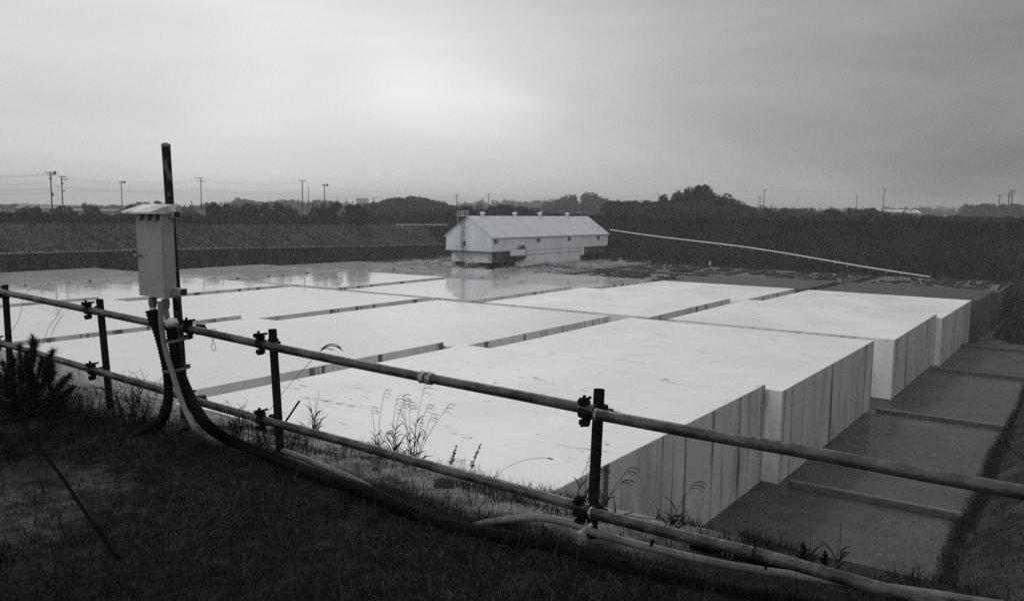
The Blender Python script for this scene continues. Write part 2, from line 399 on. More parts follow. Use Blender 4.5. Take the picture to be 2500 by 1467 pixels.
# ------------------------------------------------------------------ the concrete vaults
PITCH_X, WX = 26.355, 24.0
ROWS = [  # key, shift, y0, y1, z front, z back
    ('a', 0.0, 26.52, 52.43, 6.306, 6.353), ('b', 1.207, 52.46, 78.68, 6.042, 6.114),
    ('c', 1.191, 88.29, 114.15, 5.036, 5.197), ('d', 1.844, 114.18, 142.6, 4.694, 4.604), ('e', 2.643, 143.9, 168.0, 4.44, 4.34), ('f', 3.3, 169.2, 195, 4.25, 4.15)]
ROWN = dict(a='front row', b='second row', c='third row', d='fourth row', e='fifth row', f='farthest row')
COLN = ['at the right-hand end', 'second from the right-hand end', 'in the middle', 'second from the left-hand end', 'at the left-hand end']
def vault(x0, x1, y0, y1, z0, z1, mt, name='concrete_vault', fall=0.):
    b = MB(); e = .03
    zb = floor_h(0, y1) - .6
    V = [(x0, y0, zb), (x1, y0, zb), (x1, y1, zb), (x0, y1, zb), (x0, y0, z0 - e - fall), (x1, y0, z0 - e), (x1, y1, z1 - e), (x0, y1, z1 - e - fall),
         (x0 + e, y0 + e, z0 - fall), (x1 - e, y0 + e, z0), (x1 - e, y1 - e, z1), (x0 + e, y1 - e, z1 - fall)]
    b.add(V, [(0, 1, 5, 4), (1, 2, 6, 5), (2, 3, 7, 6), (3, 0, 4, 7), (4, 5, 9, 8), (5, 6, 10, 9), (6, 7, 11, 10), (7, 4, 8, 11), (8, 9, 10, 11), (0, 3, 2, 1)])
    return b.build(name, mt)
for key, sh, y0, y1, z0, z1 in ROWS:
    for c in range(5):
        x1 = sh - c * PITCH_X; x0 = x1 - WX; ya = y0
        if key == 'a':
            x0 -= .25; x1 += .12
            if c == 1: x1 -= .25
            if c > 0: ya = 29.2
        if key == 'c' and c > 1: x1 += .25 * (c - 1); x0 += .25 * (c - 1)
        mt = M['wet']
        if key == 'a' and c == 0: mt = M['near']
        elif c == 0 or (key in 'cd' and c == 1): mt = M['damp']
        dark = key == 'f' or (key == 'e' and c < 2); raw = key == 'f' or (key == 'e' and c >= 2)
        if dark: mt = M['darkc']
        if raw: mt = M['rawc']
        dz = random.uniform(-.02, .02)
        if raw:
            zt = (4.0 if key == 'f' else 3.7) + dz
            o = vault(x0, x1, ya, y1, zt, zt, mt, 'unfinished_vault')
            rb_ = []
            n = 34
            for i in range(n):
                x = x0 + .3 + (WX - .6) * i / (n - 1)
                for yy in (ya + .35, y1 - .35, (ya + y1) / 2): rb_.append((x, yy, zt, .55 + .2 * random.random()))
                y = ya + .3 + (y1 - ya - .6) * i / (n - 1)
                for xx in (x0 + .35, x1 - .35, (x0 + x1) / 2): rb_.append((xx, y, zt, .55 + .2 * random.random()))
            V = []; Q = []
            for (x, y, z, h) in rb_:
                w = .045; bI = len(V); h *= 1.15
                V += [(x - w, y - w, z), (x + w, y - w, z), (x + w, y + w, z), (x - w, y + w, z), (x - w, y - w, z + h), (x + w, y - w, z + h), (x + w, y + w, z + h), (x - w, y + w, z + h)]
                Q += [(bI + a, bI + (a + 1) % 4, bI + 4 + (a + 1) % 4, bI + 4 + a) for a in range(4)]
            for i in range(60):          # bundles, planks and sheets lying about on the slab
                x = random.uniform(x0 + 1, x1 - 3); y = random.uniform(ya + 1, y1 - 3); l = random.uniform(.8, 4); w = random.uniform(.15, .9); h = random.uniform(.1, .55); bI = len(V)
                if random.random() < .5: l, w = w, l
                V += [(x, y, zt), (x + l, y, zt), (x + l, y + w, zt), (x, y + w, zt), (x, y, zt + h), (x + l, y, zt + h), (x + l, y + w, zt + h), (x, y + w, zt + h)]
                Q += [(bI + a, bI + (a + 1) % 4, bI + 4 + (a + 1) % 4, bI + 4 + a) for a in range(4)] + [(bI + 4, bI + 5, bI + 6, bI + 7)]
            rbo = big_mesh('steel_bars', V, Q, M['bars'] if (c < 3) else M['cover'], o); rbo['kind'] = 'stuff'
            tag(o, 'unfinished rough slab with bars and planks on top, %s, %s' % (ROWN[key], COLN[c]), 'unfinished vault', 'unfinished vaults at the far end')
        else:
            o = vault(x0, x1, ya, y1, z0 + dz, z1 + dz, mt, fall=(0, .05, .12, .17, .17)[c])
            look = 'dark topped' if dark else ('huge pale flat topped, streaked sides' if c == 0 else 'pale flat topped')
            tag(o, '%s concrete block, %s, %s' % (look, ROWN[key], COLN[c]), 'concrete block', 'square concrete vaults in the pit')

# low kerb walls across the floor at the row joints
for (y, z, lab) in ((52.7, 0, 'nearest of the low walls crossing the pit floor right of the blocks'), (77.9, -.1, 'second nearest low wall crossing the pit floor right of the blocks'),
                    (108.5, -.95, 'third nearest low wall crossing the pit floor right of the blocks'), (134, -1.35, 'farthest low wall crossing the pit floor right of the blocks')):
    b = MB(); b.box(1.9, 11.6, y - .28, y + .28, z - .5, z + .34); b.box(1.95, 11.55, y - .20, y + .20, z + .34, z + .37)
    tag(b.build('low_wall', M['curb']), lab, 'low wall', 'low walls across the pit floor')
# ------------------------------------------------------------------ foliage helpers
def cards(n, centers, radii, size, squash=1.0, jitter=1.0, up=.3):
    """n small leaf-shaped quads in ellipsoid clumps"""
    centers = np.asarray(centers, float); radii = np.asarray(radii, float); w = radii ** 3; w /= w.sum()
    idx = rng.choice(len(centers), n, p=w)
    d = rng.normal(size=(n, 3)); d /= np.linalg.norm(d, axis=1)[:, None]
    r = rng.uniform(.35, 1.05, n) ** .6
    P = centers[idx] + d * (radii[idx] * r)[:, None] * np.array([1, 1, squash])
    a = rng.normal(size=(n, 3)); a /= np.linalg.norm(a, axis=1)[:, None]
    b_ = np.cross(a, rng.normal(size=(n, 3))); b_ /= np.linalg.norm(b_, axis=1)[:, None]
    s = size * rng.uniform(.5, 1.3, n)[:, None]
    V = np.stack([P - a * s, P + b_ * s * .45, P + a * s, P - b_ * s * .45], 1).reshape(-1, 3)
    Q = np.arange(4 * n).reshape(n, 4)
    return V, Q

def make_tree(kind, seed):
    rs = random.Random(seed); root = link(kind, None)
    tr = MB()
    if kind == 'pine_tree':
        tr.tube([(0, 0, 0), (.1, 0, .5), (0, .05, 1)], .03, 6, rad=[.03, .02, .004]); C = []; Rd = []
        for i in range(16):
            t = i / 15; rr = .26 * (1 - t) + .04
            for k in range(4):
                a = rs.uniform(0, 6.28); C.append((rr * math.cos(a) * rs.uniform(.5, 1.1), rr * math.sin(a) * rs.uniform(.5, 1.1), .12 + .86 * t)); Rd.append(.09 * (1.15 - t) + .02)
        V, Q = cards(1300, C, Rd, .035, .6)
    elif kind == 'bushy_tree':
        tr.tube([(0, 0, 0), (.03, 0, .35), (0, .03, .6)], .03, 6, rad=[.035, .025, .012])
        for k in range(4):
            a = k * 1.6; tr.tube([(0, 0, .3), (.2 * math.cos(a), .2 * math.sin(a), .6)], .01, 5)
        C = [(rs.uniform(-.38, .38), rs.uniform(-.38, .38), rs.uniform(.30, .86)) for _ in range(20)]; Rd = [rs.uniform(.09, .19) for _ in C]
        V, Q = cards(2400, C, Rd, .040)
    else:
        tr.tube([(0, 0, 0), (0, .02, .5)], .03, 5)
        C = [(rs.uniform(-.8, .8), rs.uniform(-.8, .8), rs.uniform(.12, .68)) for _ in range(22)]; Rd = [rs.uniform(.14, .30) for _ in C]
        V, Q = cards(1700, C, Rd, .05)
    tr.build('trunk', M['bark'], root); big_mesh('crown', V, Q, M['leaf'] if kind != 'shrub' else M['leaf2'], root)
    return root
protos = {k: [make_tree(k, s) for s in range(4)] for k in ('pine_tree', 'bushy_tree', 'shrub')}
used = set()
def plant(kind, px, ytop, depth, wide, label, group, ground=None, z=None, cat=None):
    p = atd(px, 512, depth); g = z if z is not None else (ground if ground is not None else gz(p.x, p.y)) - .2
    ztop = atd(px, ytop, depth).z; h = max(1.0, ztop - g)
    pr = protos[kind][random.randrange(4)]
    if pr.name in used: o = copy_tree(pr)
    else: o = pr; used.add(pr.name)
    o.location = (p.x, p.y, g); o.scale = (wide, wide, h); o.rotation_euler = (0, 0, random.uniform(0, 6.28))
    tag(o, label, cat or kind.replace('_', ' '), group)
    return o
# prominent clump right of the shed
for px, yt, wd in ((1640, 478, 11), (1665, 466, 12), (1688, 453, 15), (1712, 457, 15), (1735, 472, 14), (1760, 478, 12), (1782, 485, 11), (1800, 492, 10), (1622, 490, 9)):
    px0 = px; plant('bushy_tree', px + random.uniform(-3, 3), yt - 5, 330 + random.uniform(-12, 12), wd, 'dark broad tree in the tall skyline clump, its %s tree from the left' % ORD[sorted((1640,1665,1688,1712,1735,1760,1782,1800,1622)).index(px0)], 'trees in the skyline clump', ground=14.6)
for i in range(9):
    plant('shrub', 1618 + i * 23, 489 + random.uniform(-4, 3), 322, 13, 'low dark bush filling the foot of the tall skyline clump', 'bushes at the foot of the clump', ground=14.2)
# left skyline
LT = ((222, 492, 7, 'bushy_tree'), (340, 488, 9, 'bushy_tree'), (362, 486, 10, 'bushy_tree'), (386, 494, 7, 'bushy_tree'), (468, 488, 7, 'pine_tree'), (452, 494, 6, 'pine_tree'), (515, 487, 7, 'bushy_tree'), (548, 486, 8, 'pine_tree'), (540, 492, 8, 'bushy_tree'),
                      (575, 494, 8, 'bushy_tree'), (612, 490, 8, 'bushy_tree'), (664, 487, 8, 'bushy_tree'), (700, 490, 8, 'bushy_tree'), (765, 486, 7, 'pine_tree'), (775, 494, 7, 'pine_tree'), (800, 488, 8, 'bushy_tree'), (845, 492, 9, 'bushy_tree'), (880, 496, 9, 'bushy_tree'), (150, 498, 7, 'bushy_tree'), (60, 500, 9, 'bushy_tree'))
for i_, (px, yt, wd, k) in enumerate(sorted(LT)):
    plant(k, px, yt + 2, random.uniform(255, 300), wd, 'small dark tree above the left bank, %s from the left' % ORD[i_], 'small trees above the left bank', ground=11.0)
plant('pine_tree', 912, 480, 380, 7, 'single pointed conifer rising above the woods left of the shed', None, ground=12)
plant('pine_tree', 1134, 488, 330, 6, 'thin dark conifer directly behind the shed gable platform', None, ground=12)
plant('pine_tree', 1170, 487, 330, 10, 'broad dark conifer behind the left end of the shed roof', None, ground=12)
plant('pine_tree', 1252, 490, 335, 7, 'dark conifer behind the middle of the shed roof', None, ground=12)
for i_, (px, yt) in enumerate(sorted(((1205, 497), (1225, 496), (1240, 497), (1268, 500), (1290, 503), (1150, 500), (1100, 505)))):
    plant('bushy_tree', px, yt, 325 + random.uniform(-10, 10), 11, 'low dark tree in the row behind the shed roof, %s from the left' % ORD[i_], 'low trees behind the shed', ground=12.5)
for i in range(30):
    px = 1490 + i * 4.8 + random.uniform(-3, 3); plant('bushy_tree', px, 489 + random.uniform(-2, 5), random.uniform(340, 420), 9, 'dark tree in the low wood between the shed and the tall clump', 'trees between the shed and the clump', ground=13.6)
for i in range(34):
    px = 1815 + i * 12 + random.uniform(-6, 6); k = random.choice(('pine_tree', 'shrub', 'bushy_tree', 'bushy_tree'))
    plant(k, px, 511 + random.uniform(-6, 5), random.uniform(300, 420), 7 if k != 'pine_tree' else 5, 'low dark tree on the flat ground beyond the far right bank', 'low trees beyond the far right bank', ground=14.2)
plant('pine_tree', 1882, 498, 300, 7, 'small dark conifer just right of the clump beside the tall utility pole', None, ground=14.4)
plant('pine_tree', 2030, 500, 300, 7, 'small dark conifer on the skyline far to the right of the clump', None, ground=14.4)
for i in range(16):
    plant('bushy_tree', 2362 + i * 10, 496 + random.uniform(-3, 4), random.uniform(620, 700), 17, 'pale hazy tree in the wood at the right edge of the skyline', 'hazy trees at the right edge', ground=13)

# woods that read as masses: hills covered by far crowns
def wood(name, label, prof, depth, spread, base, card, n, mt):
    C = []; Rd = []
    for k in range(n):
        t = random.random(); px = prof[0][0] + (prof[-1][0] - prof[0][0]) * t
        for (xa, ya), (xb, yb) in zip(prof[:-1], prof[1:]):
            if xa <= px <= xb: yt = ya + (yb - ya) * (px - xa) / (xb - xa); break
        f = random.random() ** .7
        d = depth + spread * f; top = atd(px, yt, d)
        ht = base + (top.z - base) * (.55 + .45 * f)
        r = random.uniform(1.6, 3.6) * depth / 600
        C.append((top.x, top.y, ht - r * random.uniform(.35, 1.0))); Rd.append(r)
        # fill the slope underneath
        C.append((top.x, top.y, base + (ht - base) * random.uniform(.2, .8))); Rd.append(r * 1.15)
    V, Q = cards(n * 75, C, Rd, card, .8)
    o = big_mesh(name, V, Q, mt); tag(o, label, 'wood', kind='stuff'); return o
wood('wooded_hill', 'rounded hill of dense trees left of the shed', [(890, 497), (930, 490), (960, 481), (1000, 478), (1040, 481), (1075, 492), (1100, 500), (1125, 505)], 430, 60, 11, .8, 330, M['leaf3'])
wood('forest', 'dark dense wood on the rise behind the shed roof', [(1330, 494), (1370, 482), (1400, 475), (1430, 469), (1462, 472), (1480, 486), (1520, 492), (1560, 494), (1640, 498)], 640, 60, 12, 1.0, 330, M['leaf3'])
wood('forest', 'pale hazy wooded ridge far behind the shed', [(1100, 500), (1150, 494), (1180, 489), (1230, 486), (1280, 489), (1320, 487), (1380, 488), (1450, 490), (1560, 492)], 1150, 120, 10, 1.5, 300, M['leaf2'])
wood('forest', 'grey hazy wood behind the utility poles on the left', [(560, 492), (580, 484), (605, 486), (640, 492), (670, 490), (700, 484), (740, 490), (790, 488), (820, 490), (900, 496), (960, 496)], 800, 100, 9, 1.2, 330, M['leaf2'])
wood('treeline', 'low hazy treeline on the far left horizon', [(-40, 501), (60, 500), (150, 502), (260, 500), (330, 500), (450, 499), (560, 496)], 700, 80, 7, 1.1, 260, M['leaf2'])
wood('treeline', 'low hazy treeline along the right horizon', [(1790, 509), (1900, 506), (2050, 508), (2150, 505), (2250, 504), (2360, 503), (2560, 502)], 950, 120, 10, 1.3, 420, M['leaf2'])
b = MB()
V = []; 
for i in range(41):
    px = -60 + 220 * i / 40; t = (px - 20) / 100; p = atd(px, 512, 2300); zt = atd(px, 505 - 9 * math.exp(-((px - 62) / 55) ** 2), 2300).z
    V.append((p.x, p.y, 6)); V.append((p.x * 1.02, p.y * 1.02, zt)); V.append((p.x * 1.25, p.y * 1.25, 6))
Q = []
for i in range(40): Q += [(3 * i, 3 * i + 3, 3 * i + 4, 3 * i + 1), (3 * i + 1, 3 * i + 4, 3 * i + 5, 3 * i + 2)]
big_mesh('hills', V, Q, M['field'], None, True)['kind'] = 'structure'

# scrub along the crest of the left bank and on the plateau edge
def scrub(name, label, n, fn, size, mt, cl=True):
    C = []; Rd = []
    for k in range(n):
        x, y, z, r = fn(); C.append((x, y, z)); Rd.append(r)
    V, Q = cards(n * 26, C, Rd, size, .75)
    o = big_mesh(name, V, Q, mt); tag(o, label, 'scrub', kind='stuff'); return o
def f1():
    y = random.uniform(40, 300); x = -182 - 45 * random.random() ** 1.3; r = random.uniform(.8, 1.7)
    return x, y, 12.3 + random.uniform(-.6, 2.0) - .9 * smooth(70, 200, y) + .6 * (-182 - x) / 45, r
scrub('scrub', 'dark scrub growing along the top of the left bank', 2600, f1, .42, M['leaf'])
def f2():
    x = random.uniform(-200, 60); y = random.uniform(226, 262); r = random.uniform(.5, 1.2)
    return x, y, 15.2 + random.uniform(-.6, .35) + .4 * smooth(-110, 10, x), r
scrub('scrub', 'dark scrub growing along the top of the far bank', 2400, f2, .38, M['leaf'])
def f3():
    x = random.uniform(-200, 30); y = random.uniform(262, 420); r = random.uniform(.8, 1.8)
    return x, y, gz(x, y) + random.uniform(-.4, .8), r
scrub('scrub', 'low rough bushes on the flat land beyond the pit', 1800, f3, .6, M['leaf'])

def tufts(name, label, n, fn, hmin, hmax, wid, mt, lean=.5):
    """n upright grass-like triangles (two faces each) rooted on a surface"""
    P = np.array([fn() for _ in range(n)]); h = rng.uniform(hmin, hmax, n)[:, None]; a = rng.uniform(0, 2 * np.pi, n)
    side = np.stack([np.cos(a), np.sin(a), np.zeros(n)], 1) * wid * rng.uniform(.6, 1.4, n)[:, None]
    b_ = rng.uniform(0, 2 * np.pi, n); ln = np.stack([np.cos(b_), np.sin(b_), np.zeros(n)], 1) * rng.uniform(0, lean, n)[:, None] * h
    up = np.array([0, 0, 1.])
    V = np.stack([P - side, P + side, P + side * .7 + up * h * .55 + ln * .35, P - side * .7 + up * h * .55 + ln * .35, P + up * h + ln + side * .1, P + up * h + ln - side * .1], 1).reshape(-1, 3)
    k = np.arange(n)[:, None] * 6
    Q = np.concatenate([k + np.array([[0, 1, 2, 3]]), k + np.array([[3, 2, 4, 5]])])
    o = big_mesh(name, V, Q, mt); tag(o, label, 'grass', kind='stuff'); return o
def onfar():
    x = random.uniform(-190, 60); y = random.uniform(146 if x > 6 else 199, 236); return (x, y, farb(x, y) - .05)
tufts('weeds', 'rough dark weeds covering the far bank', 34000, onfar, .25, 1.1, .20, M['weed'])
def onleft():
    x = random.uniform(-183, -161); y = random.uniform(40, 236); return (x, y, lb(x, y) - .05)
tufts('weeds', 'pale grass covering the left bank', 16000, onleft, .15, .45, .16, M['lweed'])

M['rbank'] = mat('right_bank', .055, .9, .02, .5, 8, .6, 3, lo=.40, hi=.62, spec=.05)
bpy.data.objects['right_bank'].data.materials[0] = M['rbank']
def f4():
    y = 18 + 120 * random.random(); x = 12.0 + random.gauss(0, .22) + .10 * math.sin(y * .35); r = random.uniform(.18, .5)
    return x, y, floor_h(0, y) + random.uniform(0, .3), r * .8
scrub('ditch_weeds', 'dark overgrown ditch edge along the right side of the pit floor', 7000, f4, .035, M['leaf'])
def onright():
    y = 16 + 110 * random.random(); x = random.uniform(12.0, 30); return (x, y, rb(x, y) - .03)
tufts('weeds', 'dark weeds covering the slope right of the pit floor', 60000, onright, .06, .22, .020, M['rweed'], 1.0)
def onwall():
    y = random.uniform(50, 232); t = random.random() ** .6; b0 = 6.95 - 1.7 * smooth(75, 230, y)
    return (-158.4 - 1.8 * ((b0 * t + 3) / (b0 + 3)) + .1, y, b0 * t)
tufts('creepers', 'creepers and weeds hanging on the left retaining wall', 7000, onwall, .3, 1.1, .2, M['leaf2'], .3)
# ------------------------------------------------------------------ the travelling shed
X0, X1, Y0, Y1 = -94.2, -107.4, 151.0, 205.0
ZB, ZE, ZR = 7.7, 11.05, 15.5
shed = empty('crane_shed', (X0, Y0, 3.7), 0, 'long pale gabled shed standing on the far blocks with a cable reel on its side', 'shed')
inv = shed.location.copy()
def sb(b, name, mt, parent=shed):
    off = inv
    b.v = [(v[0] - off[0], v[1] - off[1], v[2] - off[2]) for v in b.v]
    return b.build(name, mt, parent)
XM = (X0 + X1) / 2
b = MB()
V = [(X1, Y0, ZB), (X0, Y0, ZB), (X0, Y0, ZE), (XM, Y0, ZR - .1), (X1, Y0, ZE), (X1, Y1, ZB), (X0, Y1, ZB), (X0, Y1, ZE), (XM, Y1, ZR - .1), (X1, Y1, ZE)]
b.add(V, [(0, 1, 2, 3, 4), (9, 8, 7, 6, 5), (1, 6, 7, 2), (0, 4, 9, 5), (0, 5, 6, 1), (2, 7, 8, 3), (3, 8, 9, 4)])
upper = sb(b, 'wall', M['shed'])
b = MB()   # roof sheets with eave overhang and standing seams
for (xe, sgn) in ((X0, 1), (X1, -1)):
    ox = xe + .45 * sgn; oz = ZE - .45 * (ZR - ZE) / (abs(X0 - X1) / 2)
    b.add([(XM, Y0 - .35, ZR), (ox, Y0 - .35, oz), (ox, Y1 + .35, oz), (XM, Y1 + .35, ZR), (XM, Y0 - .35, ZR + .14), (ox, Y0 - .35, oz + .14), (ox, Y1 + .35, oz + .14), (XM, Y1 + .35, ZR + .14)],
          [(0, 3, 2, 1), (4, 5, 6, 7), (0, 1, 5, 4), (1, 2, 6, 5), (2, 3, 7, 6)])
roof = sb(b, 'roof', M['roof'])
b = MB()
for i in range(10):
    y = Y0 + .2 + i * 5.95
    for (xe, sgn) in ((X0, 1),):
        ox = xe + .44 * sgn; oz = ZE - .44 * (ZR - ZE) / (abs(X0 - X1) / 2)
        w = .10 if i in (0, 3, 6) else .05
        b.add([(XM, y, ZR + .15), (ox, y, oz + .15), (ox, y + w, oz + .15), (XM, y + w, ZR + .15), (XM, y, ZR + .24), (ox, y, oz + .24), (ox, y + w, oz + .24), (XM, y + w, ZR + .24)],
              [(4, 5, 6, 7), (0, 1, 5, 4), (2, 3, 7, 6), (1, 2, 6, 5)])
sb(b, 'roof_seam', M['white'], roof).location = (0, 0, 0)
# main lower hall and the narrower front skirt
b = MB(); b.box(X1 + .4, X0 - .12, 160.9, 190.5, 3.95, ZB - .02); sb(b, 'lower_hall', M['shed'])
b = MB(); b.box(X1, X0 - .02, 190.6, 192.2, 5.6, ZB - .02); sb(b, 'rear_skirt', M['shed'])
b = MB(); b.box(X1 + .35, X0 - .08, 160.8, 190.6, 6.55, 6.66); sb(b, 'wall_joint', M['shedd'])
b = MB(); b.box(X1 + 1.4, X0 - 1.3, 151.4, 160.3, 5.15, ZB - .02); sb(b, 'front_skirt', M['shed'])
b = MB(); b.box(X1 - .05, X0 + .12, Y0 - .25, Y0 + .05, ZB - .16, ZB - .02); b.box(X1 - .1, X0 + .25, Y0 - 1.0, Y0 - .25, ZB - .12, ZB - .04); sb(b, 'ledge', M['bars'])
b = MB(); b.box(X0 - 1.25, X0 - .12, 153, 162.2, 5.2, ZB - .03); sb(b, 'recess_shade', M['shedd']); b = MB(); b.box(X0 - 1.1, X0 - .1, 191, 203, 5.9, ZB - .03); sb(b, 'recess_shade', M['shedd'])  # dark boxes standing in for shade in the recesses under the upper hall
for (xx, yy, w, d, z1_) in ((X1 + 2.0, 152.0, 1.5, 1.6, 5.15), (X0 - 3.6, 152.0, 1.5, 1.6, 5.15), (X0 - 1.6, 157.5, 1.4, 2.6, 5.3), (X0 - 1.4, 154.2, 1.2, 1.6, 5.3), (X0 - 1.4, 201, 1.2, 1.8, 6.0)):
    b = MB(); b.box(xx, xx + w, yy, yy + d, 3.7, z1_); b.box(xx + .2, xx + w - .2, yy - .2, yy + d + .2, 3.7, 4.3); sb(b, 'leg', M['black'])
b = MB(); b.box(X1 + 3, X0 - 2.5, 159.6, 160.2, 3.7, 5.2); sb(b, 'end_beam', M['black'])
b = MB(); b.box(X0 - 3.2, X0 - 1.7, 152.8, 162.2, 3.9, 5.3); sb(b, 'dark_opening_fill', M['black'])  # black box added to stand in for the dark opening under the front
for i, px in enumerate((1211, 1315, 1390, 1461)):
    py = (587, 581.5, 577, 571.5)[i]; p = onX(px, py, X0); zc = 9.95
    b = MB(); b.box(X0 - .05, X0 + .04, p.y - .75, p.y + .75, zc - .45, zc + .5); fr = sb(b, 'window', M['black'])
    b = MB()
    b.box(X0 + .045, X0 + .10, p.y - .85, p.y + .85, zc - .60, zc - .47); b.box(X0 + .045, X0 + .10, p.y - .04, p.y + .04, zc - .45, zc + .5); b.box(X0 + .045, X0 + .30, p.y - .85, p.y + .85, zc + .52, zc + .6)
    sb(b, 'frame', M['shed'], fr)
p = onY(1133.5, 594, Y0); b = MB(); b.box(p.x - .38, p.x + .38, Y0 - .05, Y0 + .02, p.z - .5, p.z + .5); sb(b, 'window', M['black'])
for px in (1178, 1257, 1318, 1385):
    p = onX(px, 525, XM); b = MB(); n = 10; q = Vector((XM, p.y, ZR - .1))
    b.tube([q, q + Vector((0, 0, .75))], .42, 12); b.tube([q + Vector((0, 0, z)) for z in (.6, .75, 1.0, 1.15, 1.2)], .5, 12, rad=[.55, .72, .62, .35, .05]); sb(b, 'roof_vent', M['shed'])
b = MB(); q = Vector((X0 - 2.0, 203, ZE + (ZR - ZE) * 2.0 / 6.6 + .1)); b.tube([q, q + Vector((0, 0, .5))], .07, 6); b.tube([q + Vector((0, 0, .4)), q + Vector((.35, 0, .6))], .2, 8); sb(b, 'floodlight', M['white'])
# caged ladder and the little platform at the gable top
p0 = onY(1131, 652, Y0 - .5); xl = onY(1129, 600, Y0 - .5).x
b = MB()
for dx in (-.3, .3): b.tube([(xl + dx, Y0 - .35, 3.75), (xl + dx, Y0 - .35, 16.3)], .045, 6)
for i in range(40): b.tube([(xl - .3, Y0 - .35, 3.9 + i * .3), (xl + .3, Y0 - .35, 3.9 + i * .3)], .03, 4)
for i in range(8):
    z = 8.6 + i * .9; b.tube([(xl + .45 * math.cos(a), Y0 - .4 - .55 * math.sin(a), z) for a in np.linspace(0, math.pi, 7)], .03, 4)
for a in np.linspace(.3, math.pi - .3, 3): b.tube([(xl + .45 * math.cos(a), Y0 - .4 - .55 * math.sin(a), 8.6), (xl + .45 * math.cos(a), Y0 - .4 - .55 * math.sin(a), 15)], .025, 4)
sb(b, 'ladder', M['pole'])
b = MB(); b.box(xl - 1.0, xl + .9, Y0 - 1.3, Y0 + .4, 15.55, 15.65)
for x in np.linspace(xl - 1.0, xl + .9, 4):
    for y in (Y0 - 1.3, Y0 + .4): b.tube([(x, y, 15.6), (x, y, 16.75)], .04, 5)
for z in (16.2, 16.72):
    b.tube([(xl - 1, Y0 - 1.3, z), (xl + .9, Y0 - 1.3, z), (xl + .9, Y0 + .4, z), (xl - 1, Y0 + .4, z), (xl - 1, Y0 - 1.3, z)], .035, 5)
b.tube([(xl - .9, Y0 - 1.2, 15.6), (xl - .9, Y0 - 1.2, 13.6)], .04, 5)
sb(b, 'platform', M['shed'])
# landing with rail and stair at the foot of the gable
b = MB()
for dx in (-1.3, -.4, .5, 1.4): b.tube([(xl + dx, Y0 - 1.0, ZB - .1), (xl + dx, Y0 - 1.0, ZB + 1.0)], .035, 5)
b.tube([(xl - 1.3, Y0 - 1.0, ZB + 1), (xl + 1.4, Y0 - 1.0, ZB + 1)], .035, 5)
for dy in (0, .7): b.tube([(xl - 1.6, Y0 - .4 - dy, ZB - .1), (xl + .8, Y0 - .4 - dy, 3.8)], .05, 5); b.tube([(xl + 1.4, Y0 - .4 - dy, ZB - .1), (xl + 3.4, Y0 - .4 - dy, 5)], .04, 5)
for i in range(12): b.box(xl - 1.5 + i * .2, xl - 1.3 + i * .2, Y0 - 1.1, Y0 - .4, ZB - .4 - i * .32, ZB - .36 - i * .32)
for dx in (1.0, 2.0, 2.6): b.tube([(xl + dx, Y0 - 1.4, 3.8), (xl + dx + .5, Y0 - 1.4, 5.0)], .09, 5)
sb(b, 'landing', M['bars'])
# cable reel and its cover
rc = onX(1274, 617, X0 + .5); b = MB(); R_ = 1.95
def reel_pt(r, a, x): return Vector((x, rc.y + r * math.cos(a), rc.z + r * math.sin(a)))
b.tube([reel_pt(R_, a, X0 + .75) for a in np.linspace(0, 2 * math.pi, 33)], .05, 6, False); b.tube([reel_pt(R_, a, X0 + .25) for a in np.linspace(0, 2 * math.pi, 33)], .07, 6, False)
for k in range(16):
    a = k * math.pi / 8; b.tube([reel_pt(.5, a, X0 + .75), reel_pt(R_, a, X0 + .75)], .028, 5)
reel = sb(b, 'cable_reel', M['shed'])
b = MB(); b.tube([(X0 + .15, rc.y, rc.z), (X0 + .55, rc.y, rc.z)], 1.93, 28); b.tube([(X0 + .55, rc.y, rc.z), (X0 + .8, rc.y, rc.z)], .5, 16); sb(b, 'reel_drum', M['black'], reel)
ca = onX(1250, 624.5, X0 + 1.4); cb_ = onX(1284, 608.5, X0 + 1.4); b = MB(); b.box(X0 + .85, X0 + 1.4, ca.y, cb_.y, ca.z, cb_.z); sb(b, 'reel_cover', M['shed'])
b = MB(); b.box(X0 + .1, X0 + 1.5, ca.y - .8, cb_.y, ca.z - .3, ca.z - .03); sb(b, 'reel_bracket', M['shedd'])

# ------------------------------------------------------------------ things on the far bank
a0 = Vector((-104.5, 225.5, 11.5)); a1 = Vector((-13.6, 208, 3.5))
b = MB(); pts = [a0.lerp(a1, t) + Vector((0, 0, .45 * math.sin(t * 3.1) - .2 * math.sin(t * 9))) for t in np.linspace(0, 1, 30)]
b.tube(pts, .2, 8); o = b.build('white_pipeline', M['white']); tag(o, 'long white pipe running down across the dark far bank from the shed', 'pipe')
b = MB()
for i, q in enumerate(pts[12:]):
    g = farb(q.x, q.y); b.tube([q, (q.x, q.y, q.z - .75)], .05, 5)
b.build('bracket', M['white'], o)
for (px, py, Y, lab) in ((1515, 633, 203, 'white marker board below the far bank, the one nearer the shed'), (1733, 642, 203, 'white marker board below the far bank, the one farther from the shed')):
    p = onY(px, py, Y); t = empty('marker_board', (p.x, p.y, farb(p.x, p.y)), 0, lab, 'marker board', 'white marker boards below the far bank')
    h = p.z - t.location.z; b = MB(); b.box(-.28, .28, -.03, .03, h - .45, h + .45); b.build('board', M['white'], t)
    b = MB(); b.box(-.14, .14, -.05, -.033, h - .05, h + .22); b.build('mark', M['pole'], t)
    b = MB(); b.tube([(0, .06, 0), (0, .06, h + .2)], .04, 6); b.build('post', M['pole'], t)
p0_ = atd(968, 548, 262); p1_ = atd(1092, 548, 262); b = MB(); b.tube([p0_, p1_], .09, 6)
for t in np.linspace(0, 1, 9): q = p0_.lerp(p1_, t); b.tube([q, q - Vector((0, 0, .8))], .05, 5)
